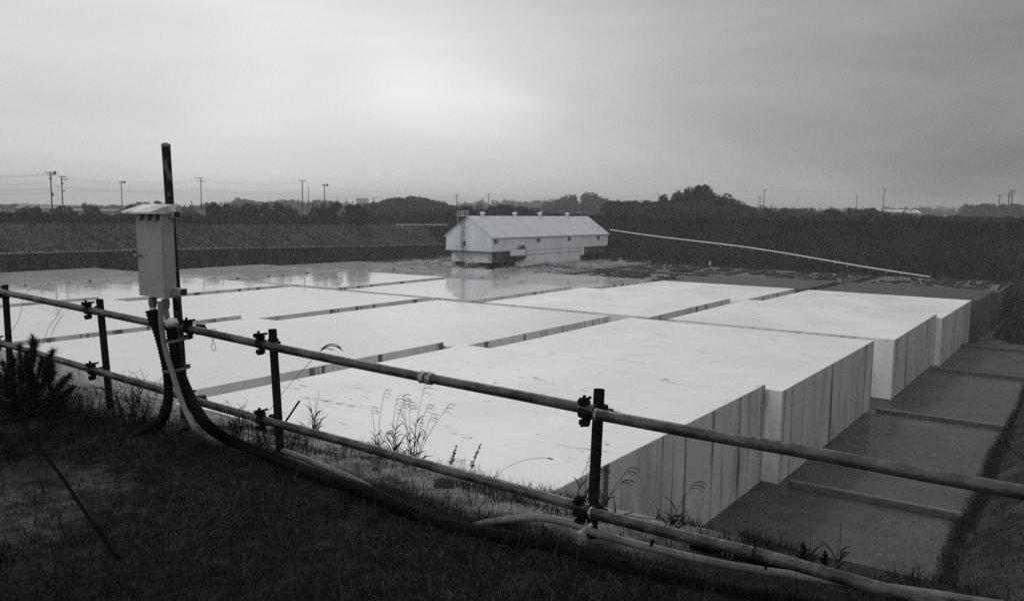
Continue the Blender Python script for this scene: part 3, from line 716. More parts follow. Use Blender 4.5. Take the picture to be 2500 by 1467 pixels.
tag(b.build('guard_rail', M['white']), 'thin white guard rail on the bank top just left of the shed', 'guard rail')

def house(px, py, d, w, dp, h, rh, lab, mt=M['white'], flat=False, rz=0):
    p = atd(px, py, d); t = empty('low_house', (p.x, p.y, p.z - h), rz, lab, 'building')
    b = MB(); b.box(-w / 2, w / 2, -dp / 2, dp / 2, 0, h); b.build('wall', mt, t)
    b = MB()
    if flat: b.box(-w / 2 - .3, w / 2 + .3, -dp / 2 - .3, dp / 2 + .3, h, h + .4)
    else: b.add([(-w / 2 - .4, -dp / 2 - .5, h), (w / 2 + .4, -dp / 2 - .5, h), (w / 2 + .4, dp / 2 + .5, h), (-w / 2 - .4, dp / 2 + .5, h), (-w / 2 - .4, 0, h + rh), (w / 2 + .4, 0, h + rh)], [(0, 1, 5, 4), (2, 3, 4, 5), (0, 4, 3), (1, 2, 5), (0, 3, 2, 1)])
    b.build('roof', mt, t)
    for i in range(max(2, int(w / 5))):
        b = MB(); x = -w / 2 + (i + .5) * w / max(2, int(w / 5)); b.box(x - .7, x + .7, -dp / 2 - .04, -dp / 2 - .01, h * .4, h * .75); b.build('window', M['pole'], t)
    return t
G = mat('house_grey', .22, .7)
house(2190, 519, 470, 22, 10, 3.2, 1.6, 'low white building nearest the tall pole on the right skyline', M['white'], rz=YAW)
house(2245, 521, 480, 22, 10, 2.6, 0, 'low flat pale building right beside the white one on the right skyline', G, True, rz=YAW)
house(1022, 528, 380, 7, 6, 3.5, 1.6, 'small grey house below the wooded hill left of the shed', G, rz=YAW + .8)
house(95, 508, 520, 24, 9, 3.0, 1.5, 'long low pale building on the far left horizon', G, rz=YAW)
house(235, 514, 420, 22, 9, 1.8, .8, 'low pale greenhouse roof in the scrub on the left', G, rz=YAW)
house(885, 484.5, 1500, 20, 14, 14, 0, 'tiny pale block rising behind the woods left of the shed', G, True, rz=YAW)

# utility poles
def upole(px, yt, yb, d, arms, lab, r=.16, lamp=0, tilt=0):
    pt = atd(px, yt, d); g = atd(px, yb, d).z - 1.5; h = pt.z - g
    t = empty('utility_pole', (pt.x, pt.y, g), YAW, lab, 'utility pole', 'utility poles on the skyline')
    b = MB(); b.tube([(0, 0, 0), (tilt, 0, h)], r, 8, rad=[r * 1.15, r * .85]); b.build('pole', M['pole'], t)
    for k, (dz, w, sh) in enumerate(arms):
        b = MB(); b.box(sh - w / 2, sh + w / 2, -.09, .09, h - dz - .1, h - dz + .08)
        for x in (-w / 2 + .1, 0, w / 2 - .1): b.tube([(sh + x, 0, h - dz), (sh + x, 0, h - dz + .38)], .09, 6)
        b.build('crossarm', M['pole'], t)
    if lamp:
        b = MB(); b.tube([(0, 0, h - .6), (.9, 0, h - .5), (1.2, 0, h - .2)], .06, 6); b.tube([(1.0, 0, h - .5), (1.45, 0, h + .1)], .42, 8); b.build('lamp_head', M['pole'], t)
    if lamp == 2:
        b = MB(); b.tube([(.35, 0, h * .48), (.35, 0, h * .48 + 1)], .3, 8); b.build('transformer', M['pole'], t)
    return t
upole(123, 420, 520, 240, ((.1, 3.0, 0), (.9, 1.6, 0), (1.9, .9, 0)), 'tallest utility pole at the far left with a wide double crossarm', .19, 2)
upole(150, 431, 522, 262, ((.1, 2.2, .3), (1.0, 2.0, .8), (2.2, 1.0, .2), (4.5, 1.2, .4)), 'second utility pole from the left, many short arms to one side', .19)
upole(296, 443, 515, 330, ((.2, 2.2, .2),), 'third utility pole from the left with a side lamp, left of the grey cabinet', .19, 1)
upole(490, 434, 502, 330, ((.1, 3.0, -.7), (1.4, 2.8, 0)), 'utility pole with two crossarms just right of the tall pipe post', .19)
upole(737, 440, 508, 340, ((.1, 2.8, 0),), 'leaning utility pole with one short crossarm near the two other poles', .22, 0, .25)
upole(753, 454, 510, 380, (), 'bare thin pole without arms between two utility poles', .15)
upole(792, 450, 512, 340, ((.2, 1.6, -.2),), 'utility pole with round lamps at its top left of the wooded hill', .2, 1)
upole(656, 482, 505, 700, ((.1, 1.5, 0),), 'tiny far utility pole in the hazy wood on the left', .2)
upole(824, 482, 503, 700, ((.1, 1.6, 0),), 'tiny far utility pole right of the pole with round lamps', .2)
upole(845, 484, 503, 780, ((.1, 1.6, 0),), 'tiniest utility pole beside the pale block behind the woods', .2)
upole(1115, 475, 503, 480, ((.1, 3.2, 0), (1.4, 2.8, 0)), 'utility pole with two crossarms directly left of the shed gable', .2)
upole(1178, 483, 506, 430, ((.5, 1.6, 0), (1.6, 1.2, 0)), 'short utility pole with a box on it behind the shed roof', .25)
upole(1193, 473, 506, 480, ((.1, 3.2, 0), (1.4, 2.8, 0)), 'utility pole with two crossarms behind the left end of the shed roof', .2)
upole(1608, 472, 497, 560, ((.1, 2.6, 0),), 'small utility pole in the low wood left of the tall tree clump', .2)
upole(1866, 462, 512, 470, ((.1, 2.8, 0),), 'utility pole just right of the tall tree clump', .22)
upole(2092, 477, 510, 560, ((.1, 3.6, 0),), 'short utility pole between two taller ones on the right skyline', .22)
upole(2159, 461, 512, 470, ((.1, 2.4, 0),), 'tall utility pole above the low white building', .22)
upole(2302, 493, 510, 900, ((.1, 3, 0),), 'tiny utility pole beyond the low flat building on the right skyline', .25)
upole(2441, 474, 520, 450, ((.2, 5.5, 0), (1.2, 2.2, 0)), 'utility pole with a wide crossarm left of the paired poles at the right edge', .25)
upole(2464, 470, 528, 400, ((.4, 3, 0), (1.3, 2.6, 0)), 'left one of the paired poles near the right edge of the skyline', .26)
upole(2472, 464, 528, 390, ((.1, 2.8, 0), (1.0, 3.2, .3)), 'right one of the paired poles near the right edge of the skyline', .26)
# lattice tower in the haze
p = atd(1855, 478, 1500); g = 12
t = MB()
H = p.z - g
for sx, sy in ((-1, -1), (1, -1), (1, 1), (-1, 1)): t.tube([(sx * 3, sy * 3, 0), (sx * .6, sy * .6, H)], .22, 4)
for i in range(8):
    z = H * i / 8; w = 3 - 2.4 * i / 8; z2 = H * (i + 1) / 8; w2 = 3 - 2.4 * (i + 1) / 8
    t.tube([(-w, -w, z), (w2, -w2, z2)], .14, 4); t.tube([(w, -w, z), (-w2, -w2, z2)], .14, 4)
for z, w in ((H * .72, 5), (H * .84, 4.4), (H * .96, 3.8)): t.box(-w, w, -.2, .2, z - .2, z + .2)
o = t.build('lattice_tower', M['pole']); o.location = (p.x, p.y, g); o.rotation_euler[2] = YAW; tag(o, 'faint lattice power tower on the horizon right of the tall tree clump', 'power tower')

def wire(pa, da, pb, db, sag, lab, r=.028):
    A = atd(*pa, da); B = atd(*pb, db); b = MB()
    b.tube([A.lerp(B, t) - Vector((0, 0, sag * 4 * t * (1 - t))) for t in np.linspace(0, 1, 17)], r, 4)
    tag(b.build('power_line', M['wire']), lab, 'power line', 'power lines strung between the poles')
LW = 'thin wire sagging between the poles on the left skyline'
for dz in (0, 1):
    wire((-60, 429 + dz * 3), 240, (123, 423 + dz * 2), 240, .4, LW)
for y0_, y1_, y2_ in ((424, 443, 436), (426, 449, 440), (448, 462, 457), (452, 466, 462)):
    wire((123, y0_), 240, (296, y1_), 330, .8, LW); wire((296, y1_), 330, (490, y2_), 330, 1.0, LW); wire((490, y2_), 330, (737, y2_ + 6), 340, 1.3, LW)
for y0_ in (446, 461, 469): wire((-60, y0_ + 1), 240, (123, y0_), 240, .4, LW)
wire((737, 441), 340, (792, 454), 340, .2, LW); wire((792, 454), 340, (1115, 478), 480, 1.0, LW); wire((792, 470), 340, (1115, 483), 480, 1.2, LW)
LR = 'thin wire sagging between the poles on the right skyline'
wire((1193, 475), 480, (1608, 473), 560, 2.2, LR, .032); wire((1608, 472), 560, (1866, 463), 470, 1.0, LR, .032); wire((1866, 463), 470, (2159, 462), 470, 1.2, LR, .032); wire((2159, 462), 470, (2472, 466), 390, 1.4, LR, .032); wire((2472, 466), 390, (2600, 460), 390, .6, LR, .032)

# ------------------------------------------------------------------ the scaffold-pipe railing
YR = 3.15; RP = .0243
rail = empty('pipe_railing', (13, YR, 15.7), 0, 'low railing of dark clamped scaffold pipes crossing the foreground', 'railing')
def rl(b, name, mt, parent=rail):
    o = rail.location; b.v = [(v[0] - o[0], v[1] - o[1], v[2] - o[2]) for v in b.v]; return b.build(name, mt, parent)
def railp(pts, mt=M['pipe'], r=RP, y=YR, ext=0):
    P = [onY(*p, y) for p in pts]
    if ext: P.append(P[-1] + (P[-1] - P[-2]).normalized() * ext)
    b = MB(); b.tube(P, r, 20); return rl(b, 'rail', mt)
railp([(-60, 701), (12, 714), (240, 761), (437, 802)], y=YR - .045)
railp([(437, 797), (480, 806), (665, 846), (850, 884), (1038, 921)], y=YR - .045)
railp([(1045, 922), (1250, 961), (1452, 1001)], y=YR - .045)
railp([(1452, 1010), (1700, 1056), (2000, 1108), (2250, 1156), (2560, 1212)], y=YR - .12, r=.0243, ext=1.6)
railp([(-60, 812), (0, 836), (240, 906), (450, 968)], y=YR - .045)
railp([(478, 978), (665, 1030), (900, 1093)], y=YR - .045)
railp([(895, 1092), (1100, 1150), (1250, 1190), (1440, 1242)], y=YR - .05)
railp([(1440, 1250), (1650, 1303), (1850, 1351), (2100, 1421), (2400, 1509)], y=YR - .12, ext=1.8)
# collar on the upper rail and joint marks
for px, py, y in ((1035, 920.5, YR - .045), (1051, 923.5, YR - .045)):
    q = onY(px, py, y); d = (onY(px + 30, py + 6, y) - q).normalized(); b = MB(); b.tube([q - d * .012, q + d * .012], RP * 1.22, 20); b.tube([q - d * .016, q - d * .010], RP * 1.32, 20); rl(b, 'collar', M['collar'])
for px, py, y in ((1843, 1350, YR - .12), (1457, 1011, YR - .12), (1444, 1250, YR - .12)):
    q = onY(px, py, y); d = (onY(px + 30, py + 6.5, y) - q).normalized(); b = MB(); b.tube([q - d * .004, q + d * .006], RP * 1.06, 20); rl(b, 'collar', M['collar'] if px != 1843 else M['rust'])
_pe = MB(); _pe.tube([(17.75, YR, 16.44), (17.77, YR, 15.55)], RP, 20); rl(_pe, 'post', M['post'])
POSTS = [((12, 695), (26, 905)), ((243, 730), (270, 1000)), ((665, 803), (686, 1125)), ((1463, 950), (1443, 1345))]
for (a, c) in POSTS:
    A = onY(*a, YR); B = onY(*c, YR); b = MB(); d = (B - A).normalized()
    b.tube([A, A + d * .004, B + d * .15], RP, 20, caps=False)
    # hollow top end
    b.tube([A, A + Vector((0, 0, -.001)), A + d * .05], RP * .84, 20, False)
    n = 20
    rl(b, 'post', M['post'])
    b = MB(); b.tube([A + d * .045, A + d * .047], RP * .83, 16); rl(b, 'post_mouth', M['black'])
def clamp(px, py, pyp=None, y=YR):
    """swivel coupler: two half shells, hinge bolts and nuts"""
    q = onY(px, py, y - .02); b = MB(); X_, Y_, Z_ = Vector((1, 0, -.12)).normalized(), Vector((0, 1, 0)), Vector((.12, 0, 1)).normalized()
    b.tube([q - X_ * .03 + Y_ * -.025, q + X_ * .022 + Y_ * -.025], RP * 1.28, 14)      # round the rail
    b.tube([q + Vector((.045, .02, -.03)), q + Vector((.045, .02, .03))], RP * 1.28, 14)     # round the post
    b.obox(q + Vector((-.008, -.03, .040)), X_, Y_, Z_, .016, .022, .010)
    b.obox(q + Vector((-.008, -.03, -.044)), X_, Y_, Z_, .018, .020, .010)
    b.obox(q + Vector((.09, .01, .0)), X_, Y_, Z_, .010, .018, .020)
    k = rl(b, 'clamp', M['rust'])
    b = MB(); b.tube([q + Vector((-.014, -.065, .052)), q + Vector((-.010, .02, .056))], .007, 8); b.tube([q + Vector((-.014, -.068, .052)), q + Vector((-.0135, -.055, .0525))], .013, 6)
    b.tube([q + Vector((-.030, -.03, .052)), q + Vector((.012, -.03, .060))], .0065, 8); b.tube([q + Vector((-.034, -.03, .052)), q + Vector((-.026, -.03, .052))], .012, 6); b.tube([q + Vector((-.022, -.04, -.056)), q + Vector((.014, -.03, -.05))], .010, 7)
    b.obox(q + Vector((-.004, -.045, .066)), X_, Y_, Z_, .005, .006, .012)
    rl(b, 'bolt', M['rust'], k)
for px, py in ((0, 718), (226, 757), (648, 838), (1440, 1003), (4, 838), (236, 905), (650, 1023), (1428, 1244), (472, 803), (474, 976)): clamp(px, py)
# wire loop tied to the upper rail
b = MB(); q = onY(521, 812, YR - .045)
b.tube([onY(x, y, YR - .075) for x, y in ((512, 806), (516, 818), (519, 832), (517, 848), (521, 857), (527, 854), (526, 842), (521, 830), (524, 818), (528, 810))], .0016, 5)
b.tube([q + Vector((0, RP * 1.05 * math.cos(a), RP * 1.05 * math.sin(a))) for a in np.linspace(0, 6.28, 13)], .002, 5, False)
tag(b.build('wire_loop', M['hose']), 'thin wire loop hanging from the upper rail right of the cabinet post', 'wire')
b = MB(); b.tube([onY(704, 1018, YR + .1), onY(731, 978, YR + .1)], .006, 8); b.tube([onY(704, 1018, YR + .1), onY(690, 1040, YR + .1) ], .006, 8)
tag(b.build('steel_rod', M['hose']), 'thin dark rod sticking up slantwise behind the third post', 'rod')

# ------------------------------------------------------------------ cabinet on its tall pipe post
YP = 3.10
cab = empty('cabinet_post', onY(452, 1040, YP), 0, 'tall dark pipe post carrying a grey steel switch cabinet', 'cabinet post')
def cb(b, name, mt, parent=cab):
    o = cab.location; b.v = [(v[0] - o[0], v[1] - o[1], v[2] - o[2]) for v in b.v]; return b.build(name, mt, parent)
b = MB(); PT = onY(405, 356, YP); b.tube([PT, onY(413, 480, YP), onY(437, 800, YP), onY(456, 1075, YP)], .0265, 24); pole_o = cb(b, 'pole', M['pole2'])
b = MB(); b.tube([PT + Vector((0, 0, z)) for z in (-.006, .004, .012, .018, .021)], .03, 24, rad=[.0285, .029, .025, .014, .002]); cb(b, 'pole_cap', M['conduit'])
bx0, bx1, by0, by1 = 11.77, 12.045, 2.955, 3.065
ztop = onY(389.7, 519, by0).z; zbot = onY(399.9, 729, by0).z
bx1 = onY(389.7, 519, by0).x; bxb = onY(399.9, 729, by0).x; bx0 = onY(330.4, 521, by0).x; bx0b = onY(345.7, 722.5, by0).x
ya = onX(420, 516, bx1).y; yb_ = onX(436, 721.7, bxb).y
dy = max(.07, min(.16, (ya + yb_) / 2 - by0))
def shear(x, z): return x + (bxb - bx1) * (ztop - z) / (ztop - zbot)
b = MB()
def sbox(b, x0, x1, y0, y1, z0, z1):
    b.add([(shear(x0, z0), y0, z0), (shear(x1, z0), y0, z0), (shear(x1, z0), y1, z0), (shear(x0, z0), y1, z0), (shear(x0, z1), y0, z1), (shear(x1, z1), y0, z1), (shear(x1, z1), y1, z1), (shear(x0, z1), y1, z1)],
          [(0, 3, 2, 1), (4, 5, 6, 7), (0, 1, 5, 4), (1, 2, 6, 5), (2, 3, 7, 6), (3, 0, 4, 7)])
sbox(b, bx0 + .004, bx1 - .003, by0 + .017, by0 + dy, zbot, ztop); body = cb(b, 'cabinet_body', M['cab'])
b = MB(); sbox(b, bx0, bx1 + .002, by0, by0 + .0125, zbot + .004, ztop - .004); door = cb(b, 'cabinet_door', M['cab'])
b = MB(); q = onY(341, 622, by0 - .01); b.tube([q, q + Vector((0, -.03, 0))], .010, 10); b.tube([q + Vector((-.03, -.022, -.002)), q + Vector((.006, -.025, .0))], .006, 8); cb(b, 'handle', M['collar'], door)
for zz in (ztop - .07, zbot + .08):
    b = MB(); xx = shear(bx1, zz); b.tube([(xx + .002, by0 + .006, zz - .022), (xx + .002, by0 + .006, zz + .022)], .006, 8); cb(b, 'hinge', M['cab'], door)
for i in range(3):                         # slanted black marks under the hood
    x = bx0 + .045 + i * .085; b = MB(); z = ztop
    b.add([(x, by0 - .003, z - .05), (x + .032, by0 - .003, z - .05), (x + .060, by0 - .003, z - .002), (x + .028, by0 - .003, z - .002)], [(0, 1, 2, 3)])
    cb(b, 'slant_mark', M['black'], door)
# hood: sloping down to the front
zf = ztop + .004; zk = ztop + .052; hx0 = bx0 - .03; hx1 = bx1 + .012; hy0 = by0 - .075; hy1 = by0 + dy + .01
b = MB(); b.add([(hx0, hy0, zf - .012), (hx1, hy0, zf - .012), (hx1, hy1, zf - .012), (hx0, hy1, zf - .012), (hx0, hy0, zf), (hx1, hy0, zf), (hx1, hy1 - .03, zk), (hx0, hy1 - .03, zk), (hx1, hy1, zk), (hx0, hy1, zk)],
                [(0, 3, 2, 1), (4, 5, 6, 7), (7, 6, 8, 9), (0, 1, 5, 4), (1, 2, 8, 6, 5), (3, 0, 4, 7, 9), (2, 3, 9, 8)])
cb(b, 'hood', M['cabtop'])
for px, py in ((427, 524), (443, 712)):      # the open ends of the two channel brackets
    q = onY(px, py, YP - .055); h = .018; wd = .028; b = MB(); x0_ = q.x - .16; x1_ = q.x + .03
    z0_, z1_ = q.z - .021, q.z + .021; y0_, y1_ = q.y - .03, q.y + .02; tt = .004
    b.box(x0_, x1_, y0_, y1_, z0_, z0_ + tt); b.box(x0_, x1_, y0_, y1_, z1_ - tt, z1_); b.box(x0_, x1_, y1_ - tt, y1_, z0_ + tt, z1_ - tt); b.box(x0_, x1_, y0_, y0_ + tt, z0_ + tt, z1_ - tt)
    cb(b, 'bracket', M['collar']); b = MB(); b.box(x0_, x1_ - .008, y0_ + tt, y1_ - tt, z0_ + tt, z1_ - tt); cb(b, 'bracket_mouth', M['black'])
# glands
for px, py in ((373, 737), (404, 741)):
    q = onY(px, py, by0 + dy * .5); b = MB(); b.tube([q + Vector((0, 0, .03)), q, q - Vector((0, 0, .03))], .024, 14, rad=[.024, .027, .022]); cb(b, 'gland', M['conduit'])
b = MB(); b.tube([onY(373, 748, YP - .1), onY(374, 762, YP - .1)], .021, 12); cb(b, 'tape', M['putty'])
b = MB(); b.tube([onY(404, 752, YP - .1), onY(410, 786, YP - .1)], .017, 14); cb(b, 'nipple', M['conduit'])
b = MB(); q = onY(419, 787, YP - .13)
V = []; Fc = []
nu, nv = 14, 9
for j in range(nv + 1):
    th = math.pi * j / nv
    for i in range(nu):
        ph = 2 * math.pi * i / nu; d = Vector((math.sin(th) * math.cos(ph), math.sin(th) * math.sin(ph), math.cos(th)))
        r = .036 * (1 + .28 * mnoise.noise(d * 2.3 + Vector((3, 1, 0)))); V.append(q + Vector((d.x * r * 1.25 + d.z * .010, d.y * r, d.z * r * .85)))
for j in range(nv):
    for i in range(nu): Fc.append((j * nu + i, (j + 1) * nu + i, (j + 1) * nu + (i + 1) % nu, j * nu + (i + 1) % nu))
b.add(V, Fc, True); cb(b, 'putty_lump', M['putty'])

def spline(pts, n=12):
    P = [Vector(p) for p in pts]; P = [P[0] * 2 - P[1]] + P + [P[-1] * 2 - P[-2]]; out = []
    for i in range(1, len(P) - 2):
        for k in range(n):
            t = k / n; a, b_, c, d = P[i - 1], P[i], P[i + 1], P[i + 2]
            out.append(.5 * ((2 * b_) + (c - a) * t + (2 * a - 5 * b_ + 4 * c - d) * t * t + (3 * b_ - a - 3 * c + d) * t ** 3))
    out.append(P[-2]); return out
def resample(pts, step):
    out = [pts[0]]; acc = 0
    for a, c in zip(pts[:-1], pts[1:]):
        L_ = (c - a).length; t = step - acc
        while t <= L_ and L_ > 0: out.append(a.lerp(c, t / L_)); t += step
        acc = (acc + L_) % step
    return out
def hose(pts, r, pitch_, amp, name, mt, label, cat, flare=None, n=16):
    P = resample(spline(pts), pitch_ / 4); rad = []
    for i in range(len(P)):
        rad.append(r * (1 + amp * (0, 1, 1, 0)[i % 4]) * (flare(i * pitch_ / 4) if flare else 1))
    b = MB(); b.tube(P, r, n, rad=rad); o = b.build(name, mt); tag(o, label, cat); return o
# left hose: out of the cabinet, down, and away to the left into the grass
pl = [onY(371, 757, YP - .12), onY(376, 785, YP - .12), onY(390, 830, YP - .12), onY(404, 890, YP - .12), onY(411, 940, YP - .14), onY(409, 985, YP - .17), onY(392, 1028, YP - .22), onground(355, 1058) + Vector((0, 0, .02)), onground(300, 1075) + Vector((0, 0, -.03))]
hose(pl, .027, .022, .16, 'corrugated_hose', M['hose'], 'black corrugated hose curving from under the cabinet leftwards into the grass', 'hose', lambda s: 1.35 - .5 * min(1, s / .12) + .35 * smooth(.35, .8, s))
pr = [onY(418, 800, YP - .1), onY(424, 840, YP - .1), onY(436, 900, YP - .1), onY(459, 960, YP - .12), onY(500, 1030, YP - .16), onground(560, 1085) + Vector((0, 0, .03)), onground(640, 1118) + Vector((0, 0, .03)), onground(760, 1168) + Vector((0, 0, .03)), onground(900, 1225) + Vector((0, 0, .05)),
      onground(1050, 1275) + Vector((0, 0, .012)), onground(1200, 1312) + Vector((0, 0, .012)), onground(1350, 1340) + Vector((0, 0, .015)), onground(1500, 1385) + Vector((0, 0, .015)), onground(1750, 1440) + Vector((0, 0, .01)), onground(2050, 1500) + Vector((0, 0, .02))]
hose(pr, .031, .020, .13, 'corrugated_hose', M['hose'], 'thick black corrugated hose running down the post and along the ground to the right', 'hose', n=20)
cpts = [onY(391, 735, YP - .16), onY(394, 790, YP - .17), onY(403, 850, YP - .17), onY(424, 920, YP - .18), onY(446, 985, YP - .2), onY(476, 1045, YP - .23), onground(505, 1086) + Vector((0, 0, .015))]
b = MB(); b.tube(spline(cpts), .017, 14); tag(b.build('grey_conduit', M['conduit']), 'slim grey conduit bending down in front of the black hoses at the post', 'conduit')
for y_, xc, hx in ((829, 427, .078), (899, 431, .082)):
    c = onY(xc, y_, YP - .09); b = MB(); fh = Vector((-_s, _c, 0)); V = []; Fc = []; n = 28
    for k in range(n):
        a = 2 * math.pi * k / n
        for z in (-.009, .009):
            q = c + RIGHT * (hx * math.cos(a)) + fh * (.085 * math.sin(a)); V.append((q.x, q.y, q.z + z + .012 * math.cos(a)))
    for k in range(n): k2 = (k + 1) % n; Fc.append((2 * k, 2 * k2, 2 * k2 + 1, 2 * k + 1))
    b.add(V, Fc, True); cb(b, 'strap', M['strap'])
# pale pipe lying beside the thick hose
pp = [onground(625, 1106), onground(665, 1110), onground(730, 1132), onground(790, 1158), onground(880, 1194), onground(985, 1240), onground(1090, 1272), onground(1200, 1281), onground(1300, 1288), onground(1390, 1308), onground(1470, 1338), onground(1620, 1378), onground(1800, 1415), onground(2000, 1445), onground(2200, 1472), onground(2450, 1512)]
hs = (.02, .04, .045, .045, .035, -.01, -.04, .015, .05, .06, .06, .06, .055, .055, .055, .055)
b = MB(); b.tube(spline([p + Vector((0, 0, h)) for p, h in zip(pp, hs)]), .0175, 14); o = b.build('pale_pipe', M['pale']); tag(o, 'pale plastic pipe lying on the ground beside the thick corrugated hose', 'pipe')
for px, py in ((1590, 1371), (1868, 1425)):
    q = onground(px, py) + Vector((0, 0, .08)); d = (onground(px + 30, py + 6) - onground(px, py)).normalized(); b = MB(); b.tube([q - d * .003, q + d * .003], .0195, 14); b.build('pipe_joint', M['hose'], o)
b = MB(); b.obox(onground(1427, 1345) + Vector((0, 0, .10)), Vector((.55, .6, .5)).normalized(), Vector((1, -.8, 0)).normalized(), Vector((0, 0, 1)), .035, .012, .004)
tag(b.build('plastic_tag', M['collar']), 'small pale label strip tied round the hose near the last post', 'label tag')
b = MB(); q = onground(1660, 1352) + Vector((0, .12, .02)); q2 = onground(2050, 1440) + Vector((0, .12, .0))
b.tube([q, q.lerp(q2, .5), q2], .03, 14); o = b.build('dark_pipe', M['hose']); tag(o, 'short dark pipe on the ground behind the lower rail at the right', 'pipe')
b = MB(); qq = q.lerp(q2, .22); d = (q2 - q).normalized()
for k in range(3): b.tube([qq + d * (.02 * k), qq + d * (.02 * k + .008)], .032, 14)
b.build('band', M['collar'], o)

# black cable on the grass at the lower left
cl = [onz(x, y, 15.79) for x, y in ((18, 975), (38, 1005), (110, 1110), (150, 1162), (205, 1245), (245, 1300), (288, 1362))]
b = MB(); b.tube(spline(cl, 6), .0085, 8); tag(b.build('black_cable', M['cable']), 'thin black cable lying straight across the grass at the lower left', 'cable')

# stones on the muddy edge
for px, py, r, lab in ((1084, 1186, .055, 'dark angular stone on the mud below the lower rail'), (1262, 1222, .02, 'small dark pebble on the mud close to the lower rail'), (915, 1146, .018, 'round dark pebble in the pale mud patch')):
    q = onground(px, py); b = MB(); V = []; Fc = []
    for j in range(8):
        th = math.pi * j / 7
        for i in range(10):
            ph = 2 * math.pi * i / 10; d = Vector((math.sin(th) * math.cos(ph), math.sin(th) * math.sin(ph), math.cos(th))); V.append(q + d * r * (1 + .35 * mnoise.noise(d * 1.7 + q)))
    for j in range(7):
        for i in range(10): Fc.append((j * 10 + i, (j + 1) * 10 + i, (j + 1) * 10 + (i + 1) % 10, j * 10 + (i + 1) % 10))
    b.add(V, Fc); tag(b.build('stone', M['stone']), lab, 'stone', 'stones on the muddy edge')

# ------------------------------------------------------------------ foreground plants
def blades(n, pf, lmin, lmax, wid, curl, name, mt, label, segs=3, cat='grass', elmin=.5):
    P = np.array([pf() for _ in range(n)]); Lg = rng.uniform(lmin, lmax, n) * P[:, 3]; P = P[:, :3]
    az = rng.uniform(0, 2 * np.pi, n); dirh = np.stack([np.cos(az), np.sin(az), np.zeros(n)], 1)
    side = np.stack([-np.sin(az), np.cos(az), np.zeros(n)], 1); el0 = rng.uniform(elmin, 1.5, n); bend = rng.uniform(.2, curl, n)
    pos = P.copy(); rows = []
    for s in range(segs + 1):
        t = s / segs; w = wid * (1 - t) ** .7 + wid * .06
        rows.append(pos - side * w); rows.append(pos + side * w)
        el = el0 - bend * t; pos = pos + (dirh * np.cos(el)[:, None] + np.array([0, 0, 1.]) * np.sin(el)[:, None]) * (Lg / segs)[:, None]
    V = np.stack(rows, 1).reshape(-1, 3); k = np.arange(n)[:, None] * (2 * (segs + 1))
    Q = np.concatenate([k + np.array([[2 * s, 2 * s + 1, 2 * s + 3, 2 * s + 2]]) for s in range(segs)])
    o = big_mesh(name, V, Q, mt); tag(o, label, cat, kind='stuff'); return o
PB = onground(140, 1240)
def gp():
    while True:
        x = random.uniform(9.0, 17.2); y = random.uniform(1.0, 3.6)
        w = mnoise.fractal(Vector((x * 1.1, y * 1.1, 20)), 1., 2., 4)
        pq = math.exp(-((x - PB.x) / .55) ** 2 - ((y - PB.y) / .55) ** 2)
        bare = min(1, smooth(.10, .45, w) * (1 if x < 13.9 else .4) + 1.25 * pq * smooth(-.25, .15, w))
        if random.random() < .93 * bare: continue
        if y > (3.22 if x < 12.4 else 3.08) and random.random() < .88: continue
        return (x, y, near_h(x, y) - .005, 1 + .5 * w)
blades(120000, gp, .02, .07, .0014, 2.2, 'grass', M['grass'], 'short dark grass covering the ground before the railing', elmin=.15)
blades(70000, gp, .012, .045, .0013, 1.6, 'turf', M['grass2'], 'paler matted turf between the dark grass blades', 2, elmin=.0)
def gp2():
    x = random.uniform(9.5, 17.2); y = random.uniform(1.2, 3.5); return (x, y, near_h(x, y), 1)
blades(6500, gp2, .07, .20, .0017, 2.6, 'long_grass', M['grass'], 'longer arching blades among the dark grass', 6, elmin=.2)
def gp3():
    u = random.random()
    x = 13.2 + 3.6 * u ** .8; y = random.uniform(1.9, 3.1); return (x, y, near_h(x, y), 1)
blades(700, gp3, .03, .15, .0013, 2.6, 'dry_grass', M['dry'], 'pale dead blades scattered over the dark grass', 6, elmin=.1)
M['grass3'] = mat('tangled_blades', .055, .85, .018, 2, 4, spec=.08)
def gp6():
    x = random.uniform(10.5, 17.0); y = 1.4 + 1.75 * random.random() ** .6
    return (x, y, near_h(x, y), .6 + .8 * smooth(-.3, .4, mnoise.noise(Vector((x * 1.5, y * 1.5, 2)))))
blades(3600, gp6, .05, .17, .0011, 2.8, 'tangled_grass', M['grass3'], 'tangled grey blades lying over the dark turf', 6, elmin=.0)
def gp4():
    x = random.uniform(9.0, 12.0); y = random.uniform(2.2, 3.15); return (x, y, near_h(x, y), 1)
blades(1700, gp4, .06, .20, .0020, 2.2, 'weeds', M['grass'], 'tall tangled weeds round the foot of the railing on the left', 6)
def gp5():
    while True:
        x = random.uniform(11.8, 17.0); y = random.uniform(3.3, 4.5)
        if mnoise.fractal(Vector((x * 2.2, y * 2.2, 40)), 1., 2., 3) > .12: return (x, y, near_h(x, y) - .005, 1)
blades(5500, gp5, .03, .12, .0015, 1.8, 'weeds', M['grass'], 'low weeds creeping over the muddy edge behind the railing', 4)
